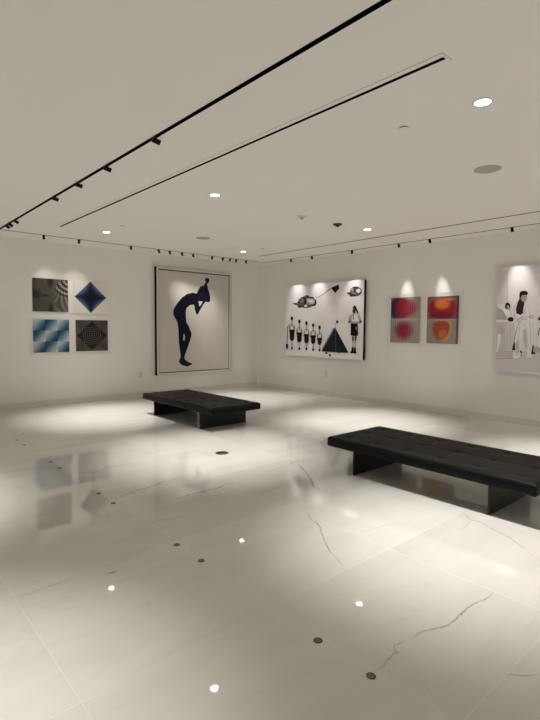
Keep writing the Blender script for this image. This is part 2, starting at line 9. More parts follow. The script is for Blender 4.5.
DATA_MAN = [('g5b',[(-5.864,2.386),(-5.995,2.361),(-6.019,1.839),(-5.861,1.844)]),('g4b',[(-5.991,2.361),(-6.014,1.839),(-6.023,1.839),(-5.999,2.361)]),('g4b',[(-5.883,2.328),(-5.896,1.857),(-5.9,1.857),(-5.887,2.327)]),('g4b',[(-5.914,2.325),(-5.927,1.856),(-5.931,1.856),(-5.918,2.325)]),('g4b',[(-5.944,2.323),(-5.958,1.855),(-5.962,1.855),(-5.949,2.322)]),('g4b',[(-5.86,1.563),(-6.129,1.562),(-6.132,1.007),(-5.866,0.993)]),('g3b',[(-5.846,1.801),(-5.909,1.778),(-5.989,1.712),(-6.062,1.612),(-6.07,1.595),(-5.857,1.597)]),('g2b',[(-5.854,1.741),(-5.924,1.739),(-5.988,1.682),(-5.992,1.686),(-5.926,1.745),(-5.854,1.746)]),('g2b',[(-5.856,1.7),(-5.925,1.705),(-5.99,1.656),(-5.993,1.661),(-5.927,1.71),(-5.855,1.706)]),('g2b',[(-5.858,1.66),(-5.927,1.671),(-5.991,1.63),(-5.994,1.635),(-5.928,1.676),(-5.856,1.666)]),('g2b',[(-5.859,1.62),(-5.929,1.636),(-5.992,1.605),(-5.994,1.61),(-5.929,1.642),(-5.858,1.625)]),('g3b',[(-5.859,1.521),(-6.001,1.522),(-6.001,1.529),(-5.858,1.529)]),('g3b',[(-5.86,1.485),(-6.002,1.486),(-6.002,1.493),(-5.86,1.493)]),('g3b',[(-5.861,1.449),(-6.004,1.45),(-6.004,1.457),(-5.861,1.456)]),('g3b',[(-5.863,1.412),(-6.005,1.414),(-6.005,1.421),(-5.863,1.42)]),('g3b',[(-5.869,1.095),(-6.126,1.106),(-6.126,1.115),(-5.869,1.104)]),('g3b',[(-5.871,1.043),(-6.128,1.055),(-6.128,1.063),(-5.871,1.05)]),('g2b',[(-5.866,0.988),(-6.138,1.003),(-6.137,1.012),(-5.866,0.997)]),('white',[(-5.885,1.374),(-5.936,1.375),(-5.935,1.254),(-5.899,1.101),(-5.872,1.1),(-5.889,1.207)]),('g5b',[(-6.147,1.127),(-6.509,1.142),(-6.523,0.828),(-5.863,0.801),(-5.862,0.985),(-6.152,1.001)]),('cream',[(-6.164,1.939),(-6.188,1.942),(-6.208,1.847),(-6.301,1.837),(-6.335,1.802),(-6.372,1.678),(-6.405,1.514),(-6.348,1.322),(-6.19,1.318),(-6.116,1.471),(-6.057,1.57),(-5.968,1.713),(-5.952,1.777),(-5.992,1.819),(-6.021,1.775),(-6.094,1.682),(-6.103,1.781),(-6.148,1.835),(-6.167,1.876)]),('cream',[(-6.13,1.555),(-6.199,1.584),(-6.309,1.62),(-6.417,1.612),(-6.459,1.569),(-6.453,1.412),(-6.426,1.246),(-6.411,1.138),(-6.395,1.028),(-6.34,1.033),(-6.328,1.163),(-6.328,1.309),(-6.302,1.453),(-6.263,1.38),(-6.24,1.263),(-6.232,1.13),(-6.236,1.027),(-6.181,1.002),(-6.137,1.022),(-6.146,1.156),(-6.154,1.364)]),('g5b',[(-6.0,1.54),(-6.13,1.555),(-6.154,1.371),(-6.139,1.26),(-6.133,1.126),(-6.032,1.122),(-6.013,1.301)]),('g2b',[(-6.195,1.571),(-6.164,1.453),(-6.144,1.349),(-6.135,1.231),(-6.145,1.23),(-6.154,1.348),(-6.174,1.451),(-6.204,1.568)]),('g3b',[(-6.309,1.61),(-6.238,1.602),(-6.184,1.543),(-6.19,1.537),(-6.242,1.595),(-6.31,1.601)]),('g3b',[(-6.29,1.482),(-6.32,1.323),(-6.324,1.163),(-6.332,1.163),(-6.328,1.323),(-6.298,1.483)]),('g2b',[(-6.401,1.641),(-6.4,1.633),(-6.395,1.626),(-6.386,1.621),(-6.376,1.618),(-6.364,1.618),(-6.354,1.621),(-6.345,1.626),(-6.339,1.633),(-6.336,1.641),(-6.338,1.649),(-6.343,1.656),(-6.352,1.661),(-6.362,1.664),(-6.374,1.663),(-6.384,1.661),(-6.393,1.655),(-6.399,1.648)]),('cream',[(-6.392,1.641),(-6.391,1.636),(-6.387,1.631),(-6.381,1.628),(-6.374,1.627),(-6.366,1.627),(-6.358,1.629),(-6.352,1.632),(-6.348,1.636),(-6.346,1.641),(-6.347,1.646),(-6.351,1.65),(-6.357,1.653),(-6.364,1.655),(-6.372,1.655),(-6.38,1.653),(-6.386,1.65),(-6.39,1.646)]),('g3b',[(-6.146,1.822),(-6.119,1.71),(-6.134,1.611),(-6.141,1.612),(-6.126,1.71),(-6.152,1.82)]),('g3b',[(-6.286,1.791),(-6.263,1.71),(-6.214,1.628),(-6.15,1.599),(-6.153,1.591),(-6.22,1.622),(-6.27,1.706),(-6.293,1.788)]),('g3b',[(-6.017,1.795),(-6.084,1.667),(-6.091,1.67),(-6.024,1.798)]),('maroon',[(-6.192,1.917),(-6.256,1.901),(-6.264,1.832),(-6.25,1.736),(-6.254,1.701),(-6.215,1.67),(-6.154,1.693),(-6.147,1.765),(-6.167,1.862)]),('skin2',[(-6.203,1.972),(-6.222,1.978),(-6.297,1.975),(-6.297,1.913),(-6.279,1.872),(-6.25,1.862),(-6.22,1.888),(-6.198,1.931)]),('g2b',[(-6.223,1.942),(-6.246,1.938),(-6.247,1.947),(-6.224,1.95)]),('g2b',[(-6.265,1.935),(-6.291,1.934),(-6.291,1.942),(-6.265,1.943)]),('g2b',[(-6.249,1.891),(-6.277,1.89),(-6.277,1.897),(-6.248,1.898)]),('black',[(-6.189,1.917),(-6.187,1.98),(-6.194,2.014),(-6.22,2.029),(-6.273,2.029),(-6.304,2.008),(-6.31,1.984),(-6.3,1.968),(-6.256,1.967),(-6.223,1.963),(-6.211,1.927),(-6.2,1.903)]),('maroon',[(-6.063,1.81),(-6.063,1.789),(-6.055,1.772),(-6.04,1.764),(-6.024,1.763),(-6.009,1.765),(-5.993,1.774),(-5.983,1.791),(-5.982,1.812),(-5.986,1.83),(-5.992,1.847),(-6.004,1.861),(-6.02,1.863),(-6.036,1.856),(-6.049,1.844),(-6.06,1.829)]),('maroon',[(-6.12,1.605),(-6.118,1.592),(-6.111,1.578),(-6.096,1.569),(-6.078,1.569),(-6.061,1.573),(-6.045,1.58),(-6.032,1.591),(-6.027,1.606),(-6.033,1.619),(-6.044,1.63),(-6.057,1.639),(-6.075,1.644),(-6.093,1.641),(-6.107,1.63),(-6.116,1.618)]),('skin2',[(-6.048,1.796),(-6.047,1.787),(-6.044,1.78),(-6.039,1.774),(-6.033,1.771),(-6.026,1.771),(-6.02,1.775),(-6.014,1.78),(-6.011,1.788),(-6.009,1.797),(-6.01,1.806),(-6.013,1.813),(-6.018,1.819),(-6.024,1.822),(-6.031,1.821),(-6.037,1.818),(-6.043,1.812),(-6.046,1.805)]),('maroon',[(-6.138,1.272),(-6.154,1.238),(-6.161,1.135),(-6.115,1.133),(-6.124,1.207)]),('maroon',[(-6.409,1.246),(-6.428,1.196),(-6.45,1.093),(-6.391,1.086),(-6.399,1.166)]),('cream',[(-6.22,1.071),(-6.218,1.048),(-6.211,1.028),(-6.2,1.012),(-6.186,1.004),(-6.17,1.003),(-6.155,1.01),(-6.142,1.024),(-6.133,1.044),(-6.129,1.066),(-6.131,1.089),(-6.138,1.11),(-6.15,1.125),(-6.164,1.134),(-6.18,1.134),(-6.195,1.127),(-6.208,1.113),(-6.217,1.093)]),('cream',[(-6.405,1.051),(-6.403,1.041),(-6.397,1.032),(-6.387,1.025),(-6.375,1.021),(-6.361,1.02),(-6.349,1.023),(-6.338,1.029),(-6.331,1.037),(-6.328,1.047),(-6.33,1.057),(-6.337,1.066),(-6.347,1.073),(-6.359,1.077),(-6.372,1.078),(-6.385,1.075),(-6.395,1.069),(-6.402,1.06)]),('black',[(-6.224,1.142),(-6.257,1.124),(-6.261,1.095),(-6.24,1.101)]),('g1b',[(-6.243,1.076),(-6.258,1.055),(-6.267,1.062),(-6.252,1.083)]),('g3b',[(-6.137,1.004),(-6.21,0.996),(-6.238,1.032),(-6.233,1.037),(-6.208,1.003),(-6.138,1.011)]),('g3b',[(-6.34,1.029),(-6.401,1.022),(-6.402,1.03),(-6.34,1.036)]),('maroon',[(-6.5,1.611),(-6.499,1.603),(-6.496,1.597),(-6.492,1.592),(-6.486,1.589),(-6.479,1.589),(-6.473,1.592),(-6.468,1.597),(-6.464,1.604),(-6.463,1.611),(-6.464,1.619),(-6.467,1.626),(-6.471,1.631),(-6.477,1.634),(-6.484,1.634),(-6.49,1.631),(-6.495,1.626),(-6.499,1.619)]),('g2b',[(-6.486,1.485),(-6.467,1.385),(-6.48,1.382),(-6.499,1.482)]),('black',[(-6.489,1.384),(-6.488,1.38),(-6.486,1.376),(-6.484,1.374),(-6.48,1.372),(-6.477,1.372),(-6.473,1.374),(-6.47,1.376),(-6.468,1.379),(-6.467,1.383),(-6.468,1.387),(-6.469,1.391),(-6.472,1.393),(-6.476,1.395),(-6.479,1.395),(-6.483,1.394),(-6.486,1.391),(-6.488,1.388)]),('g1b',[(-6.468,1.186),(-6.492,1.229),(-6.516,1.243),(-6.51,1.255),(-6.482,1.239),(-6.456,1.194)]),('g3b',[(-6.165,1.871),(-6.116,1.795),(-6.102,1.739),(-6.108,1.738),(-6.121,1.793),(-6.169,1.868)]),('g3b',[(-6.305,1.823),(-6.341,1.733),(-6.359,1.61),(-6.365,1.611),(-6.346,1.734),(-6.31,1.824)]),('g3b',[(-6.296,1.736),(-6.253,1.654),(-6.236,1.598),(-6.241,1.596),(-6.258,1.651),(-6.301,1.733)]),('g3b',[(-6.105,1.68),(-6.176,1.595),(-6.286,1.511),(-6.29,1.517),(-6.18,1.6),(-6.11,1.684)]),('g3b',[(-6.213,1.526),(-6.203,1.409),(-6.188,1.262),(-6.194,1.261),(-6.209,1.408),(-6.218,1.525)]),('g3b',[(-6.349,1.569),(-6.37,1.382),(-6.367,1.136),(-6.373,1.136),(-6.376,1.382),(-6.354,1.569)]),('g3b',[(-6.391,1.554),(-6.419,1.368),(-6.405,1.224),(-6.409,1.224),(-6.423,1.368),(-6.395,1.555)]),('g3b',[(-6.013,1.525),(-6.034,1.361),(-6.036,1.152),(-6.042,1.152),(-6.04,1.362),(-6.018,1.526)]),('g3b',[(-6.063,1.525),(-6.087,1.303),(-6.086,1.139),(-6.092,1.139),(-6.093,1.303),(-6.069,1.526)]),('g3b',[(-6.132,1.551),(-6.241,1.616),(-6.323,1.637),(-6.32,1.646),(-6.238,1.624),(-6.127,1.559)]),('g3b',[(-5.938,1.54),(-5.952,1.39),(-5.958,1.39),(-5.944,1.54)]),('g3b',[(-5.878,1.457),(-5.989,1.458),(-5.988,1.473),(-5.877,1.472)]),('g3b',[(-5.88,1.408),(-5.991,1.409),(-5.991,1.417),(-5.879,1.415)]),('g4b',[(-6.267,1.468),(-6.309,1.439),(-6.324,1.192),(-6.3,1.162),(-6.266,1.307)]),('g4b',[(-6.16,1.231),(-6.211,1.306),(-6.218,1.115),(-6.2,1.055),(-6.165,1.113)])]
DATA_VEINS = [([(-6.099,-5.407),(-5.99,-5.341),(-5.905,-5.314),(-5.816,-5.287),(-5.696,-5.281),(-5.536,-5.229),(-5.352,-5.226),(-5.212,-5.218)],0.016,0.75),([(-5.732,-5.716),(-5.631,-5.691),(-5.506,-5.682),(-5.384,-5.701),(-5.242,-5.698),(-5.097,-5.654),(-4.985,-5.69)],0.02,0.8),([(-6.082,-6.018),(-5.981,-6.029),(-5.914,-6.061),(-5.798,-6.043)],0.014,0.35),([(-5.137,-6.026),(-5.024,-6.054),(-4.866,-6.049),(-4.645,-6.013)],0.02,0.3),([(-5.045,-6.612),(-5.123,-6.731),(-5.138,-6.817),(-5.188,-6.893),(-5.284,-7.011),(-5.402,-7.17),(-5.456,-7.252),(-5.492,-7.341),(-5.508,-7.393)],0.013,0.75),([(-5.503,-7.389),(-5.462,-7.299),(-5.424,-7.207)],0.02,0.4),([(-5.074,-8.104),(-5.156,-8.113),(-5.21,-8.105),(-5.288,-8.088),(-5.373,-8.087),(-5.471,-8.094),(-5.564,-8.091),(-5.616,-8.077),(-5.693,-8.042),(-5.743,-8.03),(-5.804,-8.036)],0.014,0.75),([(-5.804,-8.036),(-5.861,-8.015),(-5.895,-8.005),(-5.926,-8.042),(-5.978,-8.041),(-6.066,-8.056),(-6.106,-8.054)],0.016,0.5),([(-6.04,-8.315),(-6.028,-8.256),(-6.024,-8.209)],0.01,0.2),([(-4.096,-7.414),(-4.204,-7.533),(-4.18,-7.591),(-4.231,-7.704),(-4.276,-7.823),(-4.329,-7.906),(-4.383,-7.98),(-4.499,-8.12)],0.014,0.5),([(-4.204,-7.533),(-4.354,-7.576),(-4.472,-7.568)],0.016,0.3),([(-6.629,-6.522),(-6.605,-6.535),(-6.559,-6.543)],0.022,0.9),([(-6.339,-6.508),(-6.302,-6.517)],0.014,0.8),([(-6.784,-6.53),(-6.711,-6.52),(-6.629,-6.522)],0.012,0.2),([(-4.101,-5.541),(-4.212,-5.741),(-4.337,-5.949),(-4.429,-6.077),(-4.542,-6.212),(-4.575,-6.328),(-4.566,-6.405)],0.025,0.6),([(-4.536,-5.608),(-4.297,-5.576),(-4.011,-5.512)],0.03,0.3),([(-7.134,-6.455),(-6.976,-6.461),(-6.785,-6.456)],0.02,0.3),([(-5.705,-8.423),(-5.68,-8.441),(-5.647,-8.481),(-5.593,-8.52)],0.01,0.6),([(-5.175,-2.878),(-4.916,-2.928),(-4.622,-3.084)],0.03,0.3),([(-6.109,-4.428),(-5.897,-4.519),(-5.657,-4.445),(-5.448,-4.473)],0.03,0.35),([(-6.64,-4.49),(-6.602,-4.503),(-6.565,-4.517)],0.02,0.5),([(-4.692,-7.195),(-4.839,-7.166),(-5.034,-7.136)],0.02,0.2),([(-4.28,-7.926),(-4.43,-8.035),(-4.499,-8.12)],0.012,0.2)]
import bpy, bmesh, math, random
from mathutils import Vector, Matrix
from mathutils.geometry import tessellate_polygon
random.seed(7)
scn = bpy.context.scene
COL = scn.collection
HC = 2.947                       # ceiling height
RX0, RY0 = -10.2, -11.6          # far extents of the room (corner of the two seen walls is the origin)

# ------------------------------------------------------------------ materials
def new_mat(name):
    m = bpy.data.materials.new(name); m.use_nodes = True
    nt = m.node_tree
    return m, nt, nt.nodes['Principled BSDF']
def N(nt, t, **kw):
    n = nt.nodes.new(t)
    for k, v in kw.items(): setattr(n, k, v)
    return n
def inp(nt, sock, v):
    if v is None: return
    if hasattr(v, 'is_output'): nt.links.new(v, sock)
    else: sock.default_value = v
def math_(nt, op, a=None, b=None, c=None, clamp=False):
    n = N(nt, 'ShaderNodeMath', operation=op, use_clamp=clamp)
    for s, v in zip(n.inputs, (a, b, c)): inp(nt, s, v)
    return n.outputs[0]
def mixc(nt, fac, a, b, blend='MIX'):
    n = N(nt, 'ShaderNodeMix', data_type='RGBA', blend_type=blend)
    inp(nt, n.inputs[0], fac)
    inp(nt, n.inputs[6], a if hasattr(a, 'is_output') else (*a, 1)[:4])
    inp(nt, n.inputs[7], b if hasattr(b, 'is_output') else (*b, 1)[:4])
    return n.outputs[2]
def ramp(nt, fac, stops, interp='LINEAR'):
    n = N(nt, 'ShaderNodeValToRGB'); cr = n.color_ramp; cr.interpolation = interp
    while len(cr.elements) < len(stops): cr.elements.new(0.5)
    for e, (p, c) in zip(cr.elements, stops):
        e.position = p; e.color = (*c, 1)
    nt.links.new(fac, n.inputs[0]); return n.outputs[0]
def sstep(nt, v, a, b):
    n = N(nt, 'ShaderNodeMapRange', interpolation_type='SMOOTHSTEP')
    inp(nt, n.inputs[0], v); n.inputs[1].default_value = a; n.inputs[2].default_value = b
    return n.outputs[0]
def simple(name, col, rough=.5, metal=0, noise=0, scale=20, bump=0, spec=.5):
    m, nt, b = new_mat(name)
    b.inputs['Base Color'].default_value = (*col, 1)
    b.inputs['Roughness'].default_value = rough; b.inputs['Metallic'].default_value = metal
    b.inputs['Specular IOR Level'].default_value = spec
    if noise or bump:
        tc = N(nt, 'ShaderNodeTexCoord'); nz = N(nt, 'ShaderNodeTexNoise')
        nz.inputs['Scale'].default_value = scale; nz.inputs['Detail'].default_value = 4
        nt.links.new(tc.outputs['Object'], nz.inputs['Vector'])
        if noise:
            lo = tuple(c*(1-noise) for c in col); hi = tuple(min(1, c*(1+noise)) for c in col)
            nt.links.new(mixc(nt, nz.outputs['Fac'], lo, hi), b.inputs['Base Color'])
        if bump:
            bp = N(nt, 'ShaderNodeBump'); bp.inputs['Strength'].default_value = bump
            bp.inputs['Distance'].default_value = .002
            nt.links.new(nz.outputs['Fac'], bp.inputs['Height']); nt.links.new(bp.outputs[0], b.inputs['Normal'])
    return m
def emit(name, col, s):
    m = bpy.data.materials.new(name); m.use_nodes = True; nt = m.node_tree; nt.nodes.clear()
    e = N(nt, 'ShaderNodeEmission'); e.inputs[0].default_value = (*col, 1); e.inputs[1].default_value = s
    o = N(nt, 'ShaderNodeOutputMaterial'); nt.links.new(e.outputs[0], o.inputs[0])
    m.cycles.emission_sampling = 'NONE'; return m

M = {}
M['wall'] = simple('wall_paint', WALLC, .6, noise=.015, scale=3, bump=.08, spec=.3)
M['ceil'] = simple('ceiling_paint', CEILC, .7, noise=.01, scale=2, spec=.2)
M['base'] = simple('baseboard_paint', BASEC, .45)
M['black'] = simple('black_powder_coat', (.004, .004, .0045), .5, spec=.2)
M['flush'] = simple('matt_black_recess', (.001, .001, .001), .9, spec=.02)
M['steel'] = simple('blackened_steel', (.005, .005, .0055), .35, 0, spec=.3)
M['leather'] = simple('black_leather', (.0055, .0052, .0052), .5, noise=.25, scale=9, bump=.15, spec=.14)
M['white'] = simple('white_plastic', (.72, .70, .66), .5)
M['seam'] = simple('seam_shadow_line', (.42, .40, .37), .8)
M['grille'] = simple('speaker_grille', (.43, .42, .385), .7)
M['lens'] = emit('lamp_glow', (1, .95, .87), 12)
M['spotlens'] = emit('spot_glow', (1, .94, .84), 2.5)
M['brass'] = simple('brushed_metal', (.22, .205, .18), .35, .85)
M['darkmetal'] = simple('dark_bronze', (.03, .028, .025), .4, .5)
M['framewhite'] = simple('white_frame', (.66, .63, .58), .45)

# marble floor -------------------------------------------------------------
def marble(name, vein):
    m, nt, b = new_mat(name)
    geo = N(nt, 'ShaderNodeNewGeometry'); sep = N(nt, 'ShaderNodeSeparateXYZ')
    nt.links.new(geo.outputs['Position'], sep.inputs[0])
    T = 1.01
    gx = math_(nt, 'DIVIDE', math_(nt, 'ADD', sep.outputs[0], 6.093+20*T), T)
    gy = math_(nt, 'DIVIDE', math_(nt, 'ADD', sep.outputs[1], 7.415+20*T), T)
    cell = N(nt, 'ShaderNodeCombineXYZ')
    nt.links.new(math_(nt, 'FLOOR', gx), cell.inputs[0]); nt.links.new(math_(nt, 'FLOOR', gy), cell.inputs[1])
    wn = N(nt, 'ShaderNodeTexWhiteNoise', noise_dimensions='3D'); nt.links.new(cell.outputs[0], wn.inputs[0])
    # per tile shift of the veining
    off = N(nt, 'ShaderNodeVectorMath', operation='SCALE'); nt.links.new(wn.outputs['Color'], off.inputs[0]); off.inputs['Scale'].default_value = 9
    pos = N(nt, 'ShaderNodeVectorMath', operation='ADD'); nt.links.new(geo.outputs['Position'], pos.inputs[0]); nt.links.new(off.outputs[0], pos.inputs[1])
    mp = N(nt, 'ShaderNodeMapping'); mp.inputs['Rotation'].default_value = (0, 0, math.radians(28)); mp.inputs['Scale'].default_value = (.55, 2.2, 1)
    nt.links.new(pos.outputs[0], mp.inputs[0])
    n1 = N(nt, 'ShaderNodeTexNoise'); n1.inputs['Scale'].default_value = 1.6; n1.inputs['Detail'].default_value = 7; n1.inputs['Distortion'].default_value = .7
    nt.links.new(mp.outputs[0], n1.inputs['Vector'])
    n2 = N(nt, 'ShaderNodeTexNoise'); n2.inputs['Scale'].default_value = 1.1; n2.inputs['Detail'].default_value = 5; n2.inputs['Distortion'].default_value = 1.2
    nt.links.new(mp.outputs[0], n2.inputs['Vector'])
    ridge = math_(nt, 'ABSOLUTE', math_(nt, 'SUBTRACT', n2.outputs['Fac'], .5))
    thin = math_(nt, 'SUBTRACT', 1.0, sstep(nt, ridge, 0.0, .018))
    base = ramp(nt, n1.outputs['Fac'], [(.25, (.63, .617, .588)), (.5, (.685, .672, .645)), (.75, (.71, .698, .67))])
    tv = math_(nt, 'MULTIPLY_ADD', wn.outputs['Value'], .09, .93)
    hsv = N(nt, 'ShaderNodeHueSaturation'); nt.links.new(base, hsv.inputs['Color']); nt.links.new(tv, hsv.inputs['Value'])
    col = mixc(nt, math_(nt, 'MULTIPLY', thin, .07), hsv.outputs[0], (.34, .32, .29))
    # joints
    def edge(g):
        f = math_(nt, 'FRACT', g); return math_(nt, 'MINIMUM', f, math_(nt, 'SUBTRACT', 1.0, f))
    e = math_(nt, 'MINIMUM', edge(gx), edge(gy))
    joint = math_(nt, 'SUBTRACT', 1.0, sstep(nt, e, .0010, .0032))
    jn = N(nt, 'ShaderNodeTexNoise'); jn.inputs['Scale'].default_value = .7; nt.links.new(geo.outputs['Position'], jn.inputs['Vector'])
    col = mixc(nt, math_(nt, 'MULTIPLY', joint, math_(nt, 'MULTIPLY_ADD', sstep(nt, jn.outputs['Fac'], .35, .65), .55, .35)), col, (.80, .78, .73))
    b.inputs['Roughness'].default_value = FLOOR_ROUGH
    b.inputs['IOR'].default_value = FLOOR_IOR
    if vein:
        uv = N(nt, 'ShaderNodeUVMap'); us = N(nt, 'ShaderNodeSeparateXYZ'); nt.links.new(uv.outputs[0], us.inputs[0])
        v = us.outputs[1]; st = us.outputs[0]
        nv = N(nt, 'ShaderNodeTexNoise'); nv.inputs['Scale'].default_value = 26; nv.inputs['Detail'].default_value = 6; nv.inputs['Roughness'].default_value = .7
        nt.links.new(geo.outputs['Position'], nv.inputs['Vector'])
        d = math_(nt, 'ABSOLUTE', math_(nt, 'SUBTRACT', math_(nt, 'ADD', v, math_(nt, 'MULTIPLY', math_(nt, 'SUBTRACT', nv.outputs['Fac'], .5), .9)), .5))
        core = math_(nt, 'SUBTRACT', 1.0, sstep(nt, d, .03, .32))
        a = math_(nt, 'MULTIPLY', core, math_(nt, 'MULTIPLY', st, sstep(nt, nv.outputs['Fac'], .15, .6)))
        col = mixc(nt, a, col, (.20, .185, .16))
    nt.links.new(col, b.inputs['Base Color'])
    return m
M['floor'] = marble('polished_marble_tiles', False)
M['vein'] = marble('marble_vein', True)

def acrylic():
    m = bpy.data.materials.new('clear_acrylic'); m.use_nodes = True; nt = m.node_tree; nt.nodes.clear()
    o = N(nt, 'ShaderNodeOutputMaterial'); t = N(nt, 'ShaderNodeBsdfTransparent'); g = N(nt, 'ShaderNodeBsdfGlossy')
    t.inputs[0].default_value = (1, 1, 1, 1); g.inputs['Roughness'].default_value = .04
    mx = N(nt, 'ShaderNodeMixShader'); mx.inputs[0].default_value = .018; nt.links.new(t.outputs[0], mx.inputs[1]); nt.links.new(g.outputs[0], mx.inputs[2])
    nt.links.new(mx.outputs[0], o.inputs[0]); return m
M['acrylic'] = acrylic()
M['acredge'] = simple('polished_acrylic_edge', (.78, .78, .74), .3)

# ------------------------------------------------------------------ object helpers
def obj(name, bm, mats, parent=None, smooth=False, loc=None):
    me = bpy.data.meshes.new(name)
    bmesh.ops.recalc_face_normals(bm, faces=bm.faces) if len(bm.faces) and not smooth == 'keep' else None
    bm.to_mesh(me); bm.free()
    for mm in (mats if isinstance(mats, (list, tuple)) else [mats]): me.materials.append(mm)
    if smooth is True:
        for p in me.polygons: p.use_smooth = True
        try: me.set_sharp_from_angle(angle=math.radians(40))
        except Exception: pass
    o = bpy.data.objects.new(name, me); COL.objects.link(o)
    if loc: o.location = loc
    if parent: o.parent = parent
    return o
def tag(o, label=None, cat=None, group=None, kind=None):
    if label: o['label'] = label
    if cat: o['category'] = cat
    if group: o['group'] = group
    if kind: o['kind'] = kind
    return o
def thing(name, loc, label, cat, group=None, rot=(0, 0, 0)):
    o = bpy.data.objects.new(name, None); COL.objects.link(o)
    o.empty_display_size = .05
    o.location = loc; o.rotation_euler = rot
    return tag(o, label, cat, group)
def box(bm, lo, hi, bev=0, mi=0):
    r = bmesh.ops.create_cube(bm, size=1)
    vs = r['verts']
    for v in vs: v.co = Vector([lo[i]+(v.co[i]+.5)*(hi[i]-lo[i]) for i in range(3)])
    fs = {f for v in vs for f in v.link_faces}
    for f in fs: f.material_index = mi
    if bev:
        es = {e for v in vs for e in v.link_edges}
        bmesh.ops.bevel(bm, geom=list(es), offset=bev, segments=2, affect='EDGES', profile=.5)
    return bm
def boxm(lo, hi, bev=0): return box(bmesh.new(), lo, hi, bev)
def lathe(bm, prof, n=32, axis_pt=(0, 0, 0), mi=0, cap=True):
    rings = []
    for r, z in prof:
        rings.append([bm.verts.new((axis_pt[0]+r*math.cos(2*math.pi*i/n), axis_pt[1]+r*math.sin(2*math.pi*i/n), axis_pt[2]+z)) for i in range(n)])
    for a, b in zip(rings, rings[1:]):
        for i in range(n):
            f = bm.faces.new((a[i], a[(i+1) % n], b[(i+1) % n], b[i])); f.material_index = mi
    if cap:
        bm.faces.new(rings[0][::-1]).material_index = mi; bm.faces.new(rings[-1]).material_index = mi
    return bm
def tube(bm, pts, r, n=8, closed=False):
    rings = []; L = len(pts)
    for i, p in enumerate(pts):
        a = Vector(pts[(i-1) % L] if closed or i else pts[0]); b = Vector(pts[(i+1) % L] if closed or i < L-1 else pts[-1])
        t = (b-a).normalized(); up = Vector((0, 0, 1)) if abs(t.z) < .9 else Vector((1, 0, 0))
        s = t.cross(up).normalized(); u = s.cross(t)
        rings.append([bm.verts.new(Vector(p)+r*(math.cos(2*math.pi*k/n)*s+math.sin(2*math.pi*k/n)*u)) for k in range(n)])
    for i in range(L if closed else L-1):
        a, b = rings[i], rings[(i+1) % L]
        for k in range(n): bm.faces.new((a[k], a[(k+1) % n], b[(k+1) % n], b[k]))
    return bm

# ------------------------------------------------------------------ the room
def plane_box(name, lo, hi, mat):
    return tag(obj(name, boxm(lo, hi), mat), kind='structure')
# floor slab with veins lying in the same mesh
bm = boxm((RX0, RY0, -.12), (0, 0, 0))
uvl = bm.loops.layers.uv.new('UVMap')
for k, (pts, w, st) in enumerate(DATA_VEINS):
    P = [Vector((x, y, 0)) for x, y in pts]
    # resample + small wander
    Q = [P[0]]
    for a, b in zip(P, P[1:]):
        n = max(1, int((b-a).length/.05))
        for i in range(1, n+1): Q.append(a.lerp(b, i/n))
    Lr = []
    for i, q in enumerate(Q):
        t = (Q[min(i+1, len(Q)-1)]-Q[max(i-1, 0)])
        if t.length == 0: t = Vector((1, 0, 0))
        t.normalize(); nrm = Vector((-t.y, t.x, 0))
        q = q+nrm*random.uniform(-.35, .35)*w*.5
        ww = w*1.05*(.75+.5*random.random())
        z = .0004+.00001*k
        Lr.append((bm.verts.new((q.x+nrm.x*ww, q.y+nrm.y*ww, z)), bm.verts.new((q.x-nrm.x*ww, q.y-nrm.y*ww, z))))
    nq = len(Lr)
    for i in range(nq-1):
        a, b = Lr[i], Lr[i+1]
        vs = (a[0], a[1], b[1], b[0])
        f = bm.faces.new(vs); f.material_index = 1
        f.normal_update()
        if f.normal.z < 0: f.normal_flip()
        for lp in f.loops:
            j = i if lp.vert in a else i+1
            fade = min(1, 4*j/nq+.15, 4*(nq-1-j)/nq+.15)
            lp[uvl].uv = (st*fade, 0 if lp.vert in (a[0], b[0]) else 1)
floor = tag(obj('floor', bm, [M['floor'], M['vein']], smooth='keep'), kind='structure')
plane_box('ceiling', (RX0, RY0, HC), (0, 0, HC+.12), M['ceil'])
plane_box('wall_left', (RX0-.12, 0, -.12), (.12, .12, HC+.12), M['wall'])
plane_box('wall_right', (0, RY0-.12, -.12), (.12, 0, HC+.12), M['wall'])
plane_box('wall_back', (RX0-.12, RY0-.12, -.12), (0, RY0, HC+.12), M['wall'])
plane_box('wall_front', (RX0-.12, RY0, -.12), (RX0, 0, HC+.12), M['wall'])
def skirting(name, lo, hi): plane_box(name, lo, hi, M['base'])
BH, BT = .10, .011
skirting('baseboard_left', (RX0, -BT, 0), (0, 0, BH))
skirting('baseboard_right', (-BT, RY0, 0), (0, -BT, BH))

# ------------------------------------------------------------------ ceiling fixtures
def rail(name, lo, hi, label):
    t = thing(name, ((lo[0]+hi[0])/2, (lo[1]+hi[1])/2, HC), label, 'lighting track', 'black lighting tracks')
    c = t.location
    L = lambda p: (p[0]-c.x, p[1]-c.y, p[2]-HC)
    obj('rail_body', boxm(L((lo[0], lo[1], HC-.002)), L((hi[0], hi[1], HC))), M['flush'], t)
    # end caps
    if hi[0]-lo[0] > hi[1]-lo[1]:
        for x in (lo[0]-.008, hi[0]): obj('end_cap', boxm(L((x, lo[1]+.001, HC-.0025)), L((x+.008, hi[1]-.001, HC))), M['black'], t)
    else:
        for y in (lo[1]-.008, hi[1]): obj('end_cap', boxm(L((lo[0]+.001, y, HC-.0025)), L((hi[0]-.001, y+.008, HC))), M['black'], t)
    return t
TLY, TRX, TTX = -.60, -.30, -5.818
rail('track_rail', (TTX-.018, -10.6, 0), (TTX+.018, TLY-.035, 0), 'long black lighting track crossing the ceiling from the top edge to the far left')
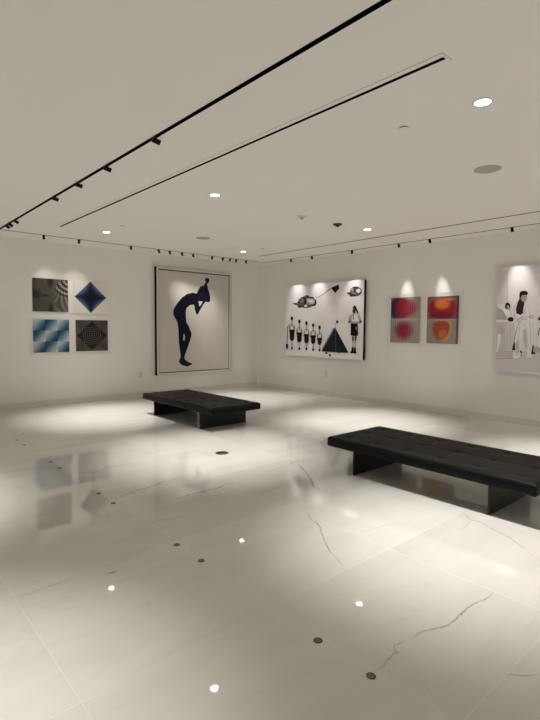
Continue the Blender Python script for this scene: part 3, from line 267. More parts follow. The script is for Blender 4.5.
rail('track_rail', (-9.2, TLY-.013, 0), (TRX-.03, TLY+.013, 0), 'thin black lighting track on the ceiling along the wall with the tall blue figure')
rail('track_rail', (TRX-.013, -9.6, 0), (TRX+.013, TLY+.013, 0), 'thin black lighting track on the ceiling along the wall with the tent picture')

def diffuser(x, y0, y1, label, w=.10, slot=.027):
    t = thing('air_slot', (x, (y0+y1)/2, HC), label, 'air vent', 'linear ceiling slots')
    h = (y1-y0)/2
    bm = bmesh.new()
    box(bm, (-w/2-.003, -h-.003, -.0012), (w/2+.003, h+.003, 0))
    obj('shadow_gap', bm, M['seam'], t)
    obj('trim_plate', boxm((-w/2, -h, -.003), (w/2, h, -.0012)), M['ceil'], t)
    obj('slot', boxm((-slot/2, -h+.015, -.0045), (slot/2, h-.015, -.003)), M['flush'], t)
diffuser(-5.187, -7.776, -1.50, 'long black slot with a pale outlined plate in the middle of the ceiling')
diffuser(-1.06, -9.4, -1.30, 'thin dark slot in the ceiling running beside the right wall track', slot=.03)
t = thing('access_strip', (-2.08, -1.22, HC), 'very faint short pale seam in the ceiling near the far corner', 'ceiling strip')
obj('strip_plate', boxm((-.03, -.72, -.002), (.03, .72, 0)), M['ceil'], t)
obj('shadow_gap', boxm((-.004, -.72, -.003), (.004, .72, -.002)), M['seam'], t)

def downlight(x, y, label, power):
    t = thing('downlight', (x, y, HC), label, 'downlight', 'round recessed ceiling downlights')
    bm = bmesh.new()
    lathe(bm, [(.050, -.001), (.064, 0.0), (.064, -.003), (.060, -.005), (.052, -.005), (.050, -.001)], 40, cap=False)
    obj('trim_ring', bm, M['white'], t, True)
    bm = bmesh.new(); lathe(bm, [(.050, 0), (.050, -.0025), (.044, -.0035)], 40)
    obj('lens', bm, M['lens'], t)
    ld = bpy.data.lights.new('downlight_beam', 'SPOT'); ld.energy = power; ld.color = LIGHTC
    ld.spot_size = math.radians(DL_ANGLE); ld.spot_blend = DL_BLEND; ld.shadow_soft_size = .05
    lo = bpy.data.objects.new('downlight_beam', ld); COL.objects.link(lo); lo.location = (0, 0, -.03); lo.parent = t
P = DL_POWER
for x, y, lab, k in [
    (-4.51, -7.66, 'largest glowing white downlight at upper right of the ceiling', .9),
    (-4.49, -4.57, 'glowing downlight just right of the long middle ceiling slot', .84),
    (-4.49, -1.57, 'glowing downlight above the four small square prints', 1.0),
    (-1.69, -4.58, 'glowing downlight on the ceiling above the tent picture', 1.0),
    (-1.68, -1.54, 'smallest glowing downlight nearest the far corner, above the tall blue figure', .78),
    (-1.69, -7.66, 'downlight outside the right edge of the view, above the bench', .9),
    (-7.9, -7.3, 'downlight outside the view, above the near left floor', DL_NEAR),
    (-7.9, -4.5, 'downlight outside the left edge of the view', 1.0),
    (-7.9, -1.57, 'downlight outside the left edge, beside the left wall', .9),
    (-4.5, -10.7, 'added fill downlight behind the viewpoint, towards the right', .8),  # unseen row behind the viewpoint, added to raise the ambient light
    (-7.9, -10.5, 'added fill downlight behind the viewpoint, towards the left', .8),
    (-1.69, -10.7, 'added fill downlight behind the viewpoint, in the far right end', .8)]:
    downlight(x, y, lab, P*k)

# track heads
def make_head():
    t = thing('track_spotlight', (0, 0, 0), 'x', 'spotlight')
    bm = bmesh.new(); lathe(bm, [(.008, 0), (.008, -.022)], 12); box(bm, (-.016, -.008, -.005), (.016, .008, .0), .001)
    obj('stem', bm, M['black'], t)
    bm = bmesh.new()
    lathe(bm, [(.015, .032), (.019, .031), (.0205, .028), (.0205, .006), (.0197, .0054), (.0197, .0036), (.0205, .003), (.0205, -.032), (.019, -.034), (.0175, -.034), (.0175, -.027)], 24, cap=False)
    bm.verts.ensure_lookup_table(); bm.faces.new([bm.verts[i] for i in range(24)])
    h = obj('lamp_head', bm, M['black'], t, True)
    bm = bmesh.new(); lathe(bm, [(.0174, -.0285), (.0174, -.0265)], 24)
    obj('lens', bm, M['spotlens'], h)
    return t
head0 = make_head()
used = [False]
def add_head(pos, target, label, power=0, angle=24, group=None, blend=.8):
    if not used[0]: t = head0; used[0] = True
    else:
        t = head0.copy(); COL.objects.link(t)
        for c in list(head0.children):
            if c.type != 'MESH': continue
            d = c.copy(); COL.objects.link(d); d.parent = t
            for g in c.children:
                e = g.copy(); COL.objects.link(e); e.parent = d
    t.location = pos; t['label'] = label; t['group'] = group
    d = Vector(target)-(Vector(pos)+Vector((0, 0, -.034)))
    q = (-d).to_track_quat('Z', 'Y')
    for c in t.children:
        if c.name.startswith('lamp_head'):
            c.rotation_mode = 'QUATERNION'; c.rotation_quaternion = q; c.location = (0, 0, -.034)
    if power:
        ld = bpy.data.lights.new('spot_beam', 'SPOT'); ld.energy = power; ld.color = LIGHTC
        ld.spot_size = math.radians(angle); ld.spot_blend = blend; ld.shadow_soft_size = .02
        lo = bpy.data.objects.new('spot_beam', ld); COL.objects.link(lo); lo.parent = t
        lo.rotation_mode = 'QUATERNION'; lo.rotation_quaternion = q
        lo.location = Vector((0, 0, -.034))+d.normalized()*.038
ZT = HC-.002
G1, G2, G3 = 'spotlights on the left wall track', 'spotlights on the right wall track', 'spotlights on the long ceiling track'
ordn = ['first', 'second', 'third', 'fourth', 'fifth', 'sixth', 'seventh', 'eighth', 'ninth', 'tenth', 'eleventh', 'twelfth']
LH = [(-5.15, (-4.85, 0, 1.9), 17), (-4.57, (-4.40, 0, 1.9), 18), (-3.61, (-3.6, -.55, 0), 0), (-3.03, (-2.45, -.07, 1.95), 0), (-2.79, (-2.0, -.07, 1.85), 36),
      (-2.51, (-1.9, -.07, 1.9), 22), (-2.25, (-1.5, -.07, 1.7), 26), (-1.78, (-1.42, -.07, 1.6), 26), (-1.50, (-1.5, 0, 1.0), 0), (-1.31, (-1.6, 0, 1.2), 0), (-1.14, (-1.0, 0, 1), 0), (-.86, (-.8, 0, 1), 0)]
for i, (x, tg, pw) in enumerate(LH):
    add_head((x, TLY, ZT), tg, 'small black spotlight, %s from the left on the left wall track' % ordn[i], pw*SPOT_L, 54 if i < 2 else 42, G1, 1.0)
RH = [(-1.47, (-.085, -1.50, 1.6), .85, 52), (-2.10, (-.085, -2.15, 1.6), .85, 52), (-3.16, (-.085, -2.95, 1.6), .8, 52), (-4.21, (-.0, -4.21, 1.9), 1.1, 25), (-4.81, (0, -4.93, 1.9), 1.1, 25), (-6.14, (-.06, -6.20, 1.7), 1.05, 44)]
for i, (y, tg, pw, an) in enumerate(RH):
    add_head((TRX, y, ZT), tg, 'small black spotlight, %s from the far corner on the right wall track' % ordn[i], pw*SPOT_R, an, G2, 1.0)
THy = [-5.66, -4.73, -4.01, -3.27, -1.60, -1.30, -1.13]
for i, y in enumerate(THy):
    add_head((TTX, y, ZT), (TTX+2.2, y-.5, 2.3) if i < 4 else (TTX+1.2, y-.1, 2.2), 'black spotlight, %s from the viewer on the long ceiling track' % ordn[i], 0, 24, G3)

# small ceiling devices
def speaker(x, y, label):
    t = thing('ceiling_speaker', (x, y, HC), label, 'speaker', 'round ceiling speakers')
    bm = bmesh.new(); lathe(bm, [(.112, 0), (.120, 0), (.120, -.004), (.114, -.005), (.112, -.003)], 48, cap=False); obj('rim', bm, M['grille'], t, True)
    bm = bmesh.new(); lathe(bm, [(.112, -.001), (.112, -.0035)], 48); obj('grille', bm, M['grille'], t)
    bm = bmesh.new(); lathe(bm, [(.012, -.0035), (.012, -.0045)], 20); obj('badge', bm, M['seam'], t)
speaker(-3.145, -7.07, 'round grey ceiling speaker below the largest downlight at right')
speaker(-3.09, -2.225, 'faint round ceiling speaker above the tall blue figure')
def detector(x, y, label, mat, mat2, cat='smoke detector', r=.05):
    t = thing('smoke_detector', (x, y, HC), label, cat, None)
    bm = bmesh.new(); lathe(bm, [(r*1.1, 0), (r*1.1, -.006), (r, -.012), (r*.82, -.022)], 32); obj('housing', bm, mat, t, True)
    bm = bmesh.new(); lathe(bm, [(r*.45, -.022), (r*.42, -.034), (r*.25, -.042)], 24); obj('sensor', bm, mat2, t, True)
detector(-2.309, -4.519, 'black round detector with a dark centre on the ceiling above the tent picture', M['darkmetal'], M['black'], r=.062)
detector(-3.036, -4.521, 'pale round detector on the ceiling left of the black one', M['white'], M['seam'], r=.06)
def plate(x, y, label, r=.045, ring=True):
    t = thing('sprinkler_cover', (x, y, HC), label, 'sprinkler')
    bm = bmesh.new(); lathe(bm, [(r*.75, 0), (r*.75, -.008)], 32); obj('gap_collar', bm, M['black'] if ring else M['seam'], t, True)
    bm = bmesh.new(); lathe(bm, [(r, -.008), (r, -.011), (r*.9, -.012)], 32); obj('cover_plate', bm, M['ceil'], t, True)
plate(-4.528, -7.073, 'pale sprinkler cover with a dark rim left of the largest downlight', .042)
plate(-4.518, -2.2, 'faint pale sprinkler cover beside the downlight above the square prints', .05, False)
plate(-1.635, -2.076, 'faint sprinkler cover right of the smallest downlight', .045, False)

# ------------------------------------------------------------------ wall plates
def outlet(loc, rot, label):
    t = thing('wall_outlet', loc, label, 'outlet', rot=(0, 0, rot))
    obj('cover_plate', boxm((-.036, -.006, -.058), (.036, 0, .058), .003), M['framewhite'], t)
    for z in (-.024, .024): obj('socket', boxm((-.015, -.008, z-.013), (.015, -.006, z+.013), .001), M['base'], t)
outlet((-3.13, 0, .46), 0, 'small pale wall outlet on the left wall beside the tall blue figure')
outlet((0, -2.275, .468), -math.pi/2, 'small pale wall outlet below the tent picture')

# ------------------------------------------------------------------ floor sockets
FS = [(-6.117, -2.558), (-6.117, -2.893), (-6.117, -3.871), (-6.117, -4.158), (-6.117, -5.155), (-6.117, -5.456), (-6.117, -6.46), (-6.117, -6.752), (-6.136, -7.755), (-6.138, -8.058)]
pairs = ['pair closest to the left wall', 'second pair from the left wall', 'third pair from the left wall', 'fourth pair from the left wall', 'pair nearest the viewer']
for i, (x, y) in enumerate(FS):
    t = thing('floor_socket', (x, y, 0), 'round metal floor socket, %s of the %s' % (('farther', 'nearer')[i % 2], pairs[i//2]), 'floor socket', 'round floor sockets in pairs')
    bm = bmesh.new(); lathe(bm, [(.0205, 0), (.0205, .0015), (.0185, .0025), (.0155, .0025), (.0155, .0005)], 32, cap=False); obj('rim', bm, M['darkmetal'], t, True)
    bm = bmesh.new(); lathe(bm, [(.0155, .0004), (.0155, .0014), (.012, .0018)], 32)
    l = obj('lid', bm, M['brass'], t)
    obj('slot', boxm((-.009, -.0015, .0018), (.009, .0015, .0022)), M['darkmetal'], l)
t = thing('floor_outlet_box', (-4.495, -4.726, 0), 'large round dark floor outlet box with two flip lids between the benches', 'floor outlet')
bm = bmesh.new(); lathe(bm, [(.076, 0), (.076, .002), (.07, .004), (.062, .004), (.062, .001)], 40, cap=False); obj('rim', bm, M['darkmetal'], t, True)
for s in (-1, 1):
    bm = bmesh.new(); pts = [(.06*math.cos(a), s*(.004+.055*math.sin(a))) for a in [math.pi*i/16 for i in range(17)]]
    lo = [bm.verts.new((x, y, .0008)) for x, y in pts]; hi = [bm.verts.new((x*.97, y*.99, .0035)) for x, y in pts]
    bm.faces.new(lo); bm.faces.new(hi)
    for i in range(17): bm.faces.new((lo[i], lo[(i+1) % 17], hi[(i+1) % 17], hi[i]))
    obj('flip_lid', bm, M['brass'] if s < 0 else M['darkmetal'], t)

# ------------------------------------------------------------------ benches
BW, BL, ZB, ZTp = .875, 2.0, .245, .343
NXT, NYT = 3, 6
def cushion_bm():
    bm = bmesh.new(); r = .024
    ins = [0, .0025, .007, .013, .024]
    def axis(L, n):
        a = [-L/2+i for i in ins]; k = n
        mid = [-L/2+.024+(L-.048)*i/k for i in range(1, k)]
        return a+mid+[L/2-i for i in ins[::-1]]
    X, Y = axis(BW, 48), axis(BL, 116)
    cx, cy = BW/NXT, BL/NYT
    tx = [-BW/2+cx*(i+.5) for i in range(NXT)]; ty = [-BL/2+cy*(j+.5) for j in range(NYT)]
    def hgt(x, y):
        d = min(BW/2-abs(x), BL/2-abs(y)); z = 0
        if d < r: z -= r-math.sqrt(max(0, r*r-(r-d)**2))
        dip = 0
        for a in tx:
            for b in ty:
                q = (x-a)**2+(y-b)**2
                if q < .04: dip = max(dip, .009*math.exp(-q/.0010)+.005*math.exp(-q/.0050))
        sx = min(abs(x-a) for a in tx); sy = min(abs(y-b) for b in ty)
        dip = max(dip, .004*math.exp(-(sx/.010)**2), .004*math.exp(-(sy/.010)**2))
        edge = min(1, max(0, (d-.0)/.05))
        return ZTp+z-dip*edge+.0025*math.sin(7*x+3*y)*edge
    V = [[bm.verts.new((x, y, hgt(x, y))) for y in Y] for x in X]
    for i in range(len(X)-1):
        for j in range(len(Y)-1): bm.faces.new((V[i][j], V[i+1][j], V[i+1][j+1], V[i][j+1]))
    per = [V[i][0] for i in range(len(X))]+[V[-1][j] for j in range(1, len(Y))]+[V[i][-1] for i in range(len(X)-2, -1, -1)]+[V[0][j] for j in range(len(Y)-2, 0, -1)]
    prev = per
    for dz, k in [(.290, 1.0), (.262, 1.0), (.250, .994), (ZB, .982)]:
        cur = []
        for v in per:
            x, y = v.co.x, v.co.y
            cur.append(bm.verts.new((math.copysign(min(abs(x), BW/2-(1-k)*.5), x), math.copysign(min(abs(y), BL/2-(1-k)*.5), y), dz)))
        n = len(per)
        for i in range(n):
            bm.faces.new((prev[i], prev[(i+1) % n], cur[(i+1) % n], cur[i]))
        prev = cur
    bm.faces.new(prev)
    return bm
def rrect(w, l, r, z):
    pts = []
    for sx, sy, a0 in ((1, 1, 0), (-1, 1, 90), (-1, -1, 180), (1, -1, 270)):
        for k in range(5):
            a = math.radians(a0+k*22.5); pts.append((sx*(w/2-r)+r*math.cos(a), sy*(l/2-r)+r*math.sin(a), z))
    return pts
def make_bench(loc, label):
    t = thing('bench', loc, label, 'bench', 'black tufted leather benches')
    obj('cushion', cushion_bm(), M['leather'], t, True)
    obj('piping', tube(bmesh.new(), rrect(BW+.003, BL+.003, .012, ZTp-.022), .004, 8, True), M['leather'], t, True)
    obj('piping', tube(bmesh.new(), rrect(BW+.001, BL+.001, .012, ZB+.012), .0035, 8, True), M['leather'], t, True)
    obj('seat_plate', boxm((-.39, -.95, ZB-.012), (.39, .95, ZB), .002), M['steel'], t)
    for y in (-.645, .69):
        l = obj('leg', boxm((-.395, y-.009, 0), (.44, y+.009, ZB-.012), .0015), M['steel'], t)
    obj('stretcher', boxm((-.012, -.636, ZB-.042), (.012, .681, ZB-.012), .001), M['steel'], t)
    return t
b1 = make_bench((-3.605, -6.935, 0), 'black tufted leather bench on steel panel legs at the right, nearest the viewer')
b2 = b1.copy(); COL.objects.link(b2)
for c in list(b1.children):
    d = c.copy(); COL.objects.link(d); d.parent = b2
b2.location = (-3.567, -2.80, 0); b2['label'] = 'black tufted leather bench at the left, in front of the tall blue figure'

# ------------------------------------------------------------------ artworks
PAL = {'canvas': (.575, .55, .50), 'blue': (.005, .0045, .014), 'bluelit': (.012, .010, .038), 'white': (.86, .84, .83), 'cream': (.84, .82, .82),
       'g1': (.03, .03, .032), 'g2': (.11, .105, .11), 'g3': (.27, .26, .265), 'g4': (.42, .41, .41), 'g5': (.58, .56, .57), 'tent': (.012, .016, .019), 'black': (.008, .007, .008),
       'skin': (.13, .075, .06), 'skirt': (.014, .0085, .0095), 'maroon': (.042, .014, .022), 'skin2': (.45, .33, .31), 'bg': (.88, .845, .855), 'bg2': (.80, .765, .78),
       'g1b': (.07, .06, .065), 'g2b': (.27, .25, .26), 'g3b': (.48, .46, .47), 'g4b': (.59, .565, .575), 'g5b': (.68, .645, .66)}
def pm(k):
    key = 'print_'+k
    if key not in M: M[key] = simple('printed_ink_'+k, PAL[k], .45, spec=.15)
    return M[key]
def picture(name, wall, rect, d, layers, bg, parent, step=.00025):
    """flat printed picture: one mesh, ink shapes as faces just proud of each other. rect = (h0,z0,h1,z1) on the wall"""
    bm = bmesh.new(); mats = [pm(bg)]; idx = {bg: 0}
    def P(h, z, dd): return (h, -dd, z) if wall == 'L' else (-dd, h, z)
    nout = Vector((0, -1, 0)) if wall == 'L' else Vector((-1, 0, 0))
    ox = parent.location
    h0, z0, h1, z1 = rect
    def face(pts, dd, mi):
        vs = [bm.verts.new(Vector(P(h, z, dd))-ox) for h, z in pts]
        for tri in tessellate_polygon([[Vector((h, z, 0)) for h, z in pts]]):
            try:
                f = bm.faces.new([vs[i] for i in tri]); f.material_index = mi; f.normal_update()
                if f.normal.dot(nout) < 0: f.normal_flip()
            except ValueError: pass
    face([(h0, z0), (h1, z0), (h1, z1), (h0, z1)], d, 0)
    lo, hi = min(h0, h1)+.002, max(h0, h1)-.002
    for k, (m, pts) in enumerate(layers):
        if m not in idx: idx[m] = len(mats); mats.append(pm(m))
        face([(min(max(h, lo), hi), min(max(z, z0+.002), z1-.002)) for h, z in pts], d+.0003+step*k*.4, idx[m])
    return obj(name, bm, mats, parent, smooth='keep')

# tall bending figure ------------------------------------------------
t = thing('framed_artwork', (-1.85, 0, .42), 'tall white-framed picture of a dark blue figure bending with hands to the face', 'painting', 'large pictures on the walls')
def lw(lo, hi): return tuple(a-b for a, b in zip(lo, t.location)), tuple(a-b for a, b in zip(hi, t.location))
H0, H1, Z0, Z1 = -2.808, -.888, .425, 2.688
obj('backing', boxm(*lw((H0, -.058, Z0), (H1, -.004, Z1))), M['black'], t)
fw = .042
bm = bmesh.new()
for lo, hi in [((H0, -.09, Z0), (H0+fw, -.058, Z1)), ((H1-fw, -.09, Z0), (H1, -.058, Z1)), ((H0+fw, -.09, Z0), (H1-fw, -.058, Z0+fw)), ((H0+fw, -.09, Z1-fw), (H1-fw, -.058, Z1))]:
    box(bm, *lw(lo, hi), .002)
obj('frame', bm, M['framewhite'], t)
for lo, hi in [((H0-.004, -.089, Z0), (H0, -.004, Z1)), ((H1, -.089, Z0), (H1+.004, -.004, Z1))]:    # black outer sides of the frame
    obj('frame_side', boxm(*lw(lo, hi)), M['black'], t)
obj('gap_shade', boxm(*lw((H0+fw, -.062, Z0+fw), (H1-fw, -.058, Z1-fw))), M['black'], t)  # shade of the gap around the canvas, put in as black
picture('print', 'L', (H0+fw+.018, Z0+fw+.018, H1-fw-.018, Z1-fw-.022), .070, DATA_FIGURE, 'canvas', t)
obj('canvas', boxm(*lw((H0+fw+.018, -.0698, Z0+fw+.018), (H1-fw-.018, -.062, Z1-fw-.022))), pm('canvas'), t)

# tent picture --------------------------------------------------------
t = thing('mounted_print', (0, -2.19, .825), 'wide black-edged print of scouts beside a black tent under a kite', 'painting', 'large pictures on the walls')
obj('panel_core', boxm(*lw((-.0845, -3.305, .822), (-.02, -1.07, 2.392))), M['black'], t)
bm = bmesh.new(); e = .012
for lo, hi in [((-.0847, -3.305, 2.386), (-.04, -1.07, 2.393)), ((-.0847, -3.305, .821), (-.04, -1.07, .826)), ((-.0847, -1.075, .82), (-.04, -1.068, 2.393))]: box(bm, *lw(lo, hi))
obj('edge_trim', bm, pm('g3'), t)
picture('print', 'R', (-3.305, .822, -1.07, 2.392), .085, DATA_TENT, 'bg', t)
for y in (-2.9, -1.5): obj('wall_bracket', boxm(*lw((-.02, y-.1, 1.4), (0, y+.1, 1.46))), M['black'], t)

# man in white suit ---------------------------------------------------
t = thing('mounted_print', (0, -6.47, .79), 'pale print of a dark-haired man in a white suit, cut by the right edge', 'painting', 'large pictures on the walls')
obj('panel_core', boxm(*lw((-.0595, -7.09, .79), (-.015, -5.853, 2.405)), .002), pm('g3'), t)
DATA_MAN += [('g5b', [(-6.50, .79), (-7.09, .79), (-7.09, 1.13), (-6.50, 1.13)]), ('g4b', [(-6.72, 1.13), (-7.09, 1.13), (-7.09, 2.40), (-6.74, 2.40)])]
DATA_MAN += [('g3b', [(-y, 1.14), (-y-.012, 1.14), (-y-.014, 2.39), (-y-.006, 2.39)]) for y in (6.78, 6.86, 6.94, 7.02)]
DATA_MAN += [('g3b', [(-6.42, 1.12), (-6.71, 1.12), (-6.71, 1.20), (-6.42, 1.19)]), ('cream', [(-6.47, 1.19), (-6.66, 1.20), (-6.63, 1.62), (-6.52, 1.60)])]
picture('print', 'R', (-7.09, .79, -5.853, 2.405), .060, DATA_MAN, 'bg2', t)
for y in (-6.85, -6.1): obj('wall_bracket', boxm(*lw((-.015, y-.1, 1.4), (0, y+.1, 1.46))), M['black'], t)

# patterned prints ------------------------------------------------------
def uvmat(name, rough=.3):
    m, nt, b = new_mat(name); b.inputs['Roughness'].default_value = rough; b.inputs['Specular IOR Level'].default_value = .2
    uv = N(nt, 'ShaderNodeUVMap'); s = N(nt, 'ShaderNodeSeparateXYZ'); nt.links.new(uv.outputs[0], s.inputs[0])
    return m, nt, b, s.outputs[0], s.outputs[1]
def blob(nt, u, v, cx, cy, rx, ry, a, bb, p=2):
    x = math_(nt, 'DIVIDE', math_(nt, 'SUBTRACT', u, cx), rx); y = math_(nt, 'DIVIDE', math_(nt, 'SUBTRACT', v, cy), ry)
    q = math_(nt, 'ADD', math_(nt, 'POWER', math_(nt, 'ABSOLUTE', x), p), math_(nt, 'POWER', math_(nt, 'ABSOLUTE', y), p))
    return math_(nt, 'SUBTRACT', 1.0, sstep(nt, q, a, bb))
def grey_waves():
    m, nt, b, u, v = uvmat('grey_wave_print')
    # fine lines bent round two centres; arcs at the upper right
    def rings(cx, cy, k, sx=1.0):
        x = math_(nt, 'MULTIPLY', math_(nt, 'SUBTRACT', u, cx), sx); y = math_(nt, 'SUBTRACT', v, cy)
        r = math_(nt, 'SQRT', math_(nt, 'ADD', math_(nt, 'MULTIPLY', x, x), math_(nt, 'MULTIPLY', y, y)))
        return math_(nt, 'SINE', math_(nt, 'MULTIPLY', r, k)), r
    r1, d1 = rings(1.05, 1.02, 44); r2, _ = rings(.34, .49, 120)
    fan = math_(nt, 'SINE', math_(nt, 'MULTIPLY', math_(nt, 'ARCTAN2', math_(nt, 'SUBTRACT', v, .5), math_(nt, 'SUBTRACT', u, .30)), 34))
    diag = math_(nt, 'SINE', math_(nt, 'MULTIPLY', math_(nt, 'ADD', u, math_(nt, 'MULTIPLY', v, 1.0)), 62))
    arcs = math_(nt, 'MULTIPLY', math_(nt, 'MULTIPLY', r1, blob(nt, u, v, .95, .72, .36, .30, .4, 1.0)), 1.3)
    w = math_(nt, 'ADD', math_(nt, 'MULTIPLY', math_(nt, 'MULTIPLY', diag, fan), sstep(nt, u, .40, .8)), math_(nt, 'MULTIPLY', math_(nt, 'MULTIPLY', r2, .35), sstep(nt, u, .8, .3)))
    val = math_(nt, 'MULTIPLY_ADD', math_(nt, 'ADD', w, arcs), .20, math_(nt, 'MULTIPLY_ADD', u, .14, .13))
    dark = math_(nt, 'MAXIMUM', math_(nt, 'MAXIMUM', blob(nt, u, v, .03, .52, .28, .2, 0, 1), blob(nt, u, v, .5, .97, .12, .3, 0, 1)), math_(nt, 'MAXIMUM', blob(nt, u, v, .5, .03, .1, .3, 0, 1), blob(nt, u, v, .36, .49, .12, .06, 0, 1)))
    val = math_(nt, 'MULTIPLY', val, math_(nt, 'SUBTRACT', 1.0, math_(nt, 'MULTIPLY', dark, .8)), clamp=True)
    nt.links.new(ramp(nt, val, [(0, (.008, .008, .007)), (.24, (.10, .09, .075)), (.55, (.42, .38, .31))]), b.inputs['Base Color']); return m
def blue_star():
    m, nt, b, u, v = uvmat('blue_star_print')
    x = math_(nt, 'ABSOLUTE', math_(nt, 'MULTIPLY', math_(nt, 'SUBTRACT', u, .5), 2.08)); y = math_(nt, 'ABSOLUTE', math_(nt, 'MULTIPLY', math_(nt, 'SUBTRACT', v, .5), 2.04))
    dia = math_(nt, 'ADD', x, y)
    s = math_(nt, 'ADD', math_(nt, 'POWER', x, .55), math_(nt, 'POWER', y, .55))
    c = ramp(nt, math_(nt, 'DIVIDE', s, 1.5), [(.36, (.004, .004, .018)), (.60, (.010, .014, .055)), (.76, (.035, .06, .13)), (.93, (.20, .28, .35))])
    inside = math_(nt, 'SUBTRACT', 1.0, sstep(nt, dia, .965, .985))
    nt.links.new(mixc(nt, inside, (.80, .76, .69), c), b.inputs['Base Color']); return m
def blue_steps():
    m, nt, b, u, v = uvmat('blue_block_print')
    cu, cv = math_(nt, 'MULTIPLY', u, 2.999), math_(nt, 'MULTIPLY', v, 2.999)
    fu, fv = math_(nt, 'FRACT', cu), math_(nt, 'FRACT', cv)
    par = math_(nt, 'MODULO', math_(nt, 'ADD', math_(nt, 'FLOOR', cu), math_(nt, 'FLOOR', cv)), 2.0)
    d = math_(nt, 'ADD', math_(nt, 'MULTIPLY', fu, .55), math_(nt, 'MULTIPLY', math_(nt, 'SUBTRACT', 1.0, fv), .45))
    t = math_(nt, 'ABSOLUTE', math_(nt, 'SUBTRACT', par, d))
    t = math_(nt, 'ADD', t, math_(nt, 'MULTIPLY', math_(nt, 'SINE', math_(nt, 'MULTIPLY', math_(nt, 'ADD', v, math_(nt, 'MULTIPLY', u, .12)), 170)), .07))
    c = ramp(nt, t, [(.05, (.58, .59, .57)), (.30, (.36, .43, .47)), (.5, (.13, .23, .34)), (.72, (.025, .075, .15)), (1.0, (.008, .028, .075))])
    nt.links.new(c, b.inputs['Base Color']); return m
def dark_squares():
    m, nt, b, u, v = uvmat('dark_nested_square_print')
    x0 = math_(nt, 'MULTIPLY', math_(nt, 'SUBTRACT', u, .5), 2.0); y0 = math_(nt, 'MULTIPLY', math_(nt, 'SUBTRACT', v, .5), 2.0)
    ca, sa = math.cos(.12), math.sin(.12)
    x = math_(nt, 'ADD', math_(nt, 'MULTIPLY', x0, ca), math_(nt, 'MULTIPLY', y0, sa)); y = math_(nt, 'SUBTRACT', math_(nt, 'MULTIPLY', y0, ca), math_(nt, 'MULTIPLY', x0, sa))
    ax, ay = math_(nt, 'ABSOLUTE', x), math_(nt, 'ABSOLUTE', y); bx, by = math_(nt, 'ABSOLUTE', x0), math_(nt, 'ABSOLUTE', y0)
    sq = math_(nt, 'MAXIMUM', ax, ay); di = math_(nt, 'ADD', bx, by)
    l1 = math_(nt, 'MULTIPLY', sstep(nt, math_(nt, 'SINE', math_(nt, 'MULTIPLY', sq, 50)), .3, 1.0), math_(nt, 'SUBTRACT', 1.0, sstep(nt, sq, .60, .64)))
    star = math_(nt, 'SUBTRACT', 1.0, sstep(nt, di, .93, .97))
    l2 = math_(nt, 'MULTIPLY', sstep(nt, math_(nt, 'SINE', math_(nt, 'MULTIPLY', di, 30)), .5, .95), math_(nt, 'MULTIPLY', star, sstep(nt, sq, .56, .64)))
    base = mixc(nt, star, ramp(nt, math_(nt, 'MULTIPLY', math_(nt, 'ABSOLUTE', math_(nt, 'SUBTRACT', bx, by)), 1.0), [(0, (.055, .052, .046)), (.6, (.095, .088, .078))]), (.012, .012, .011))
    c = mixc(nt, math_(nt, 'MULTIPLY', l1, .9), base, (.125, .118, .105)); c = mixc(nt, math_(nt, 'MULTIPLY', l2, .35), c, (.10, .095, .085))
    nt.links.new(c, b.inputs['Base Color']); return m
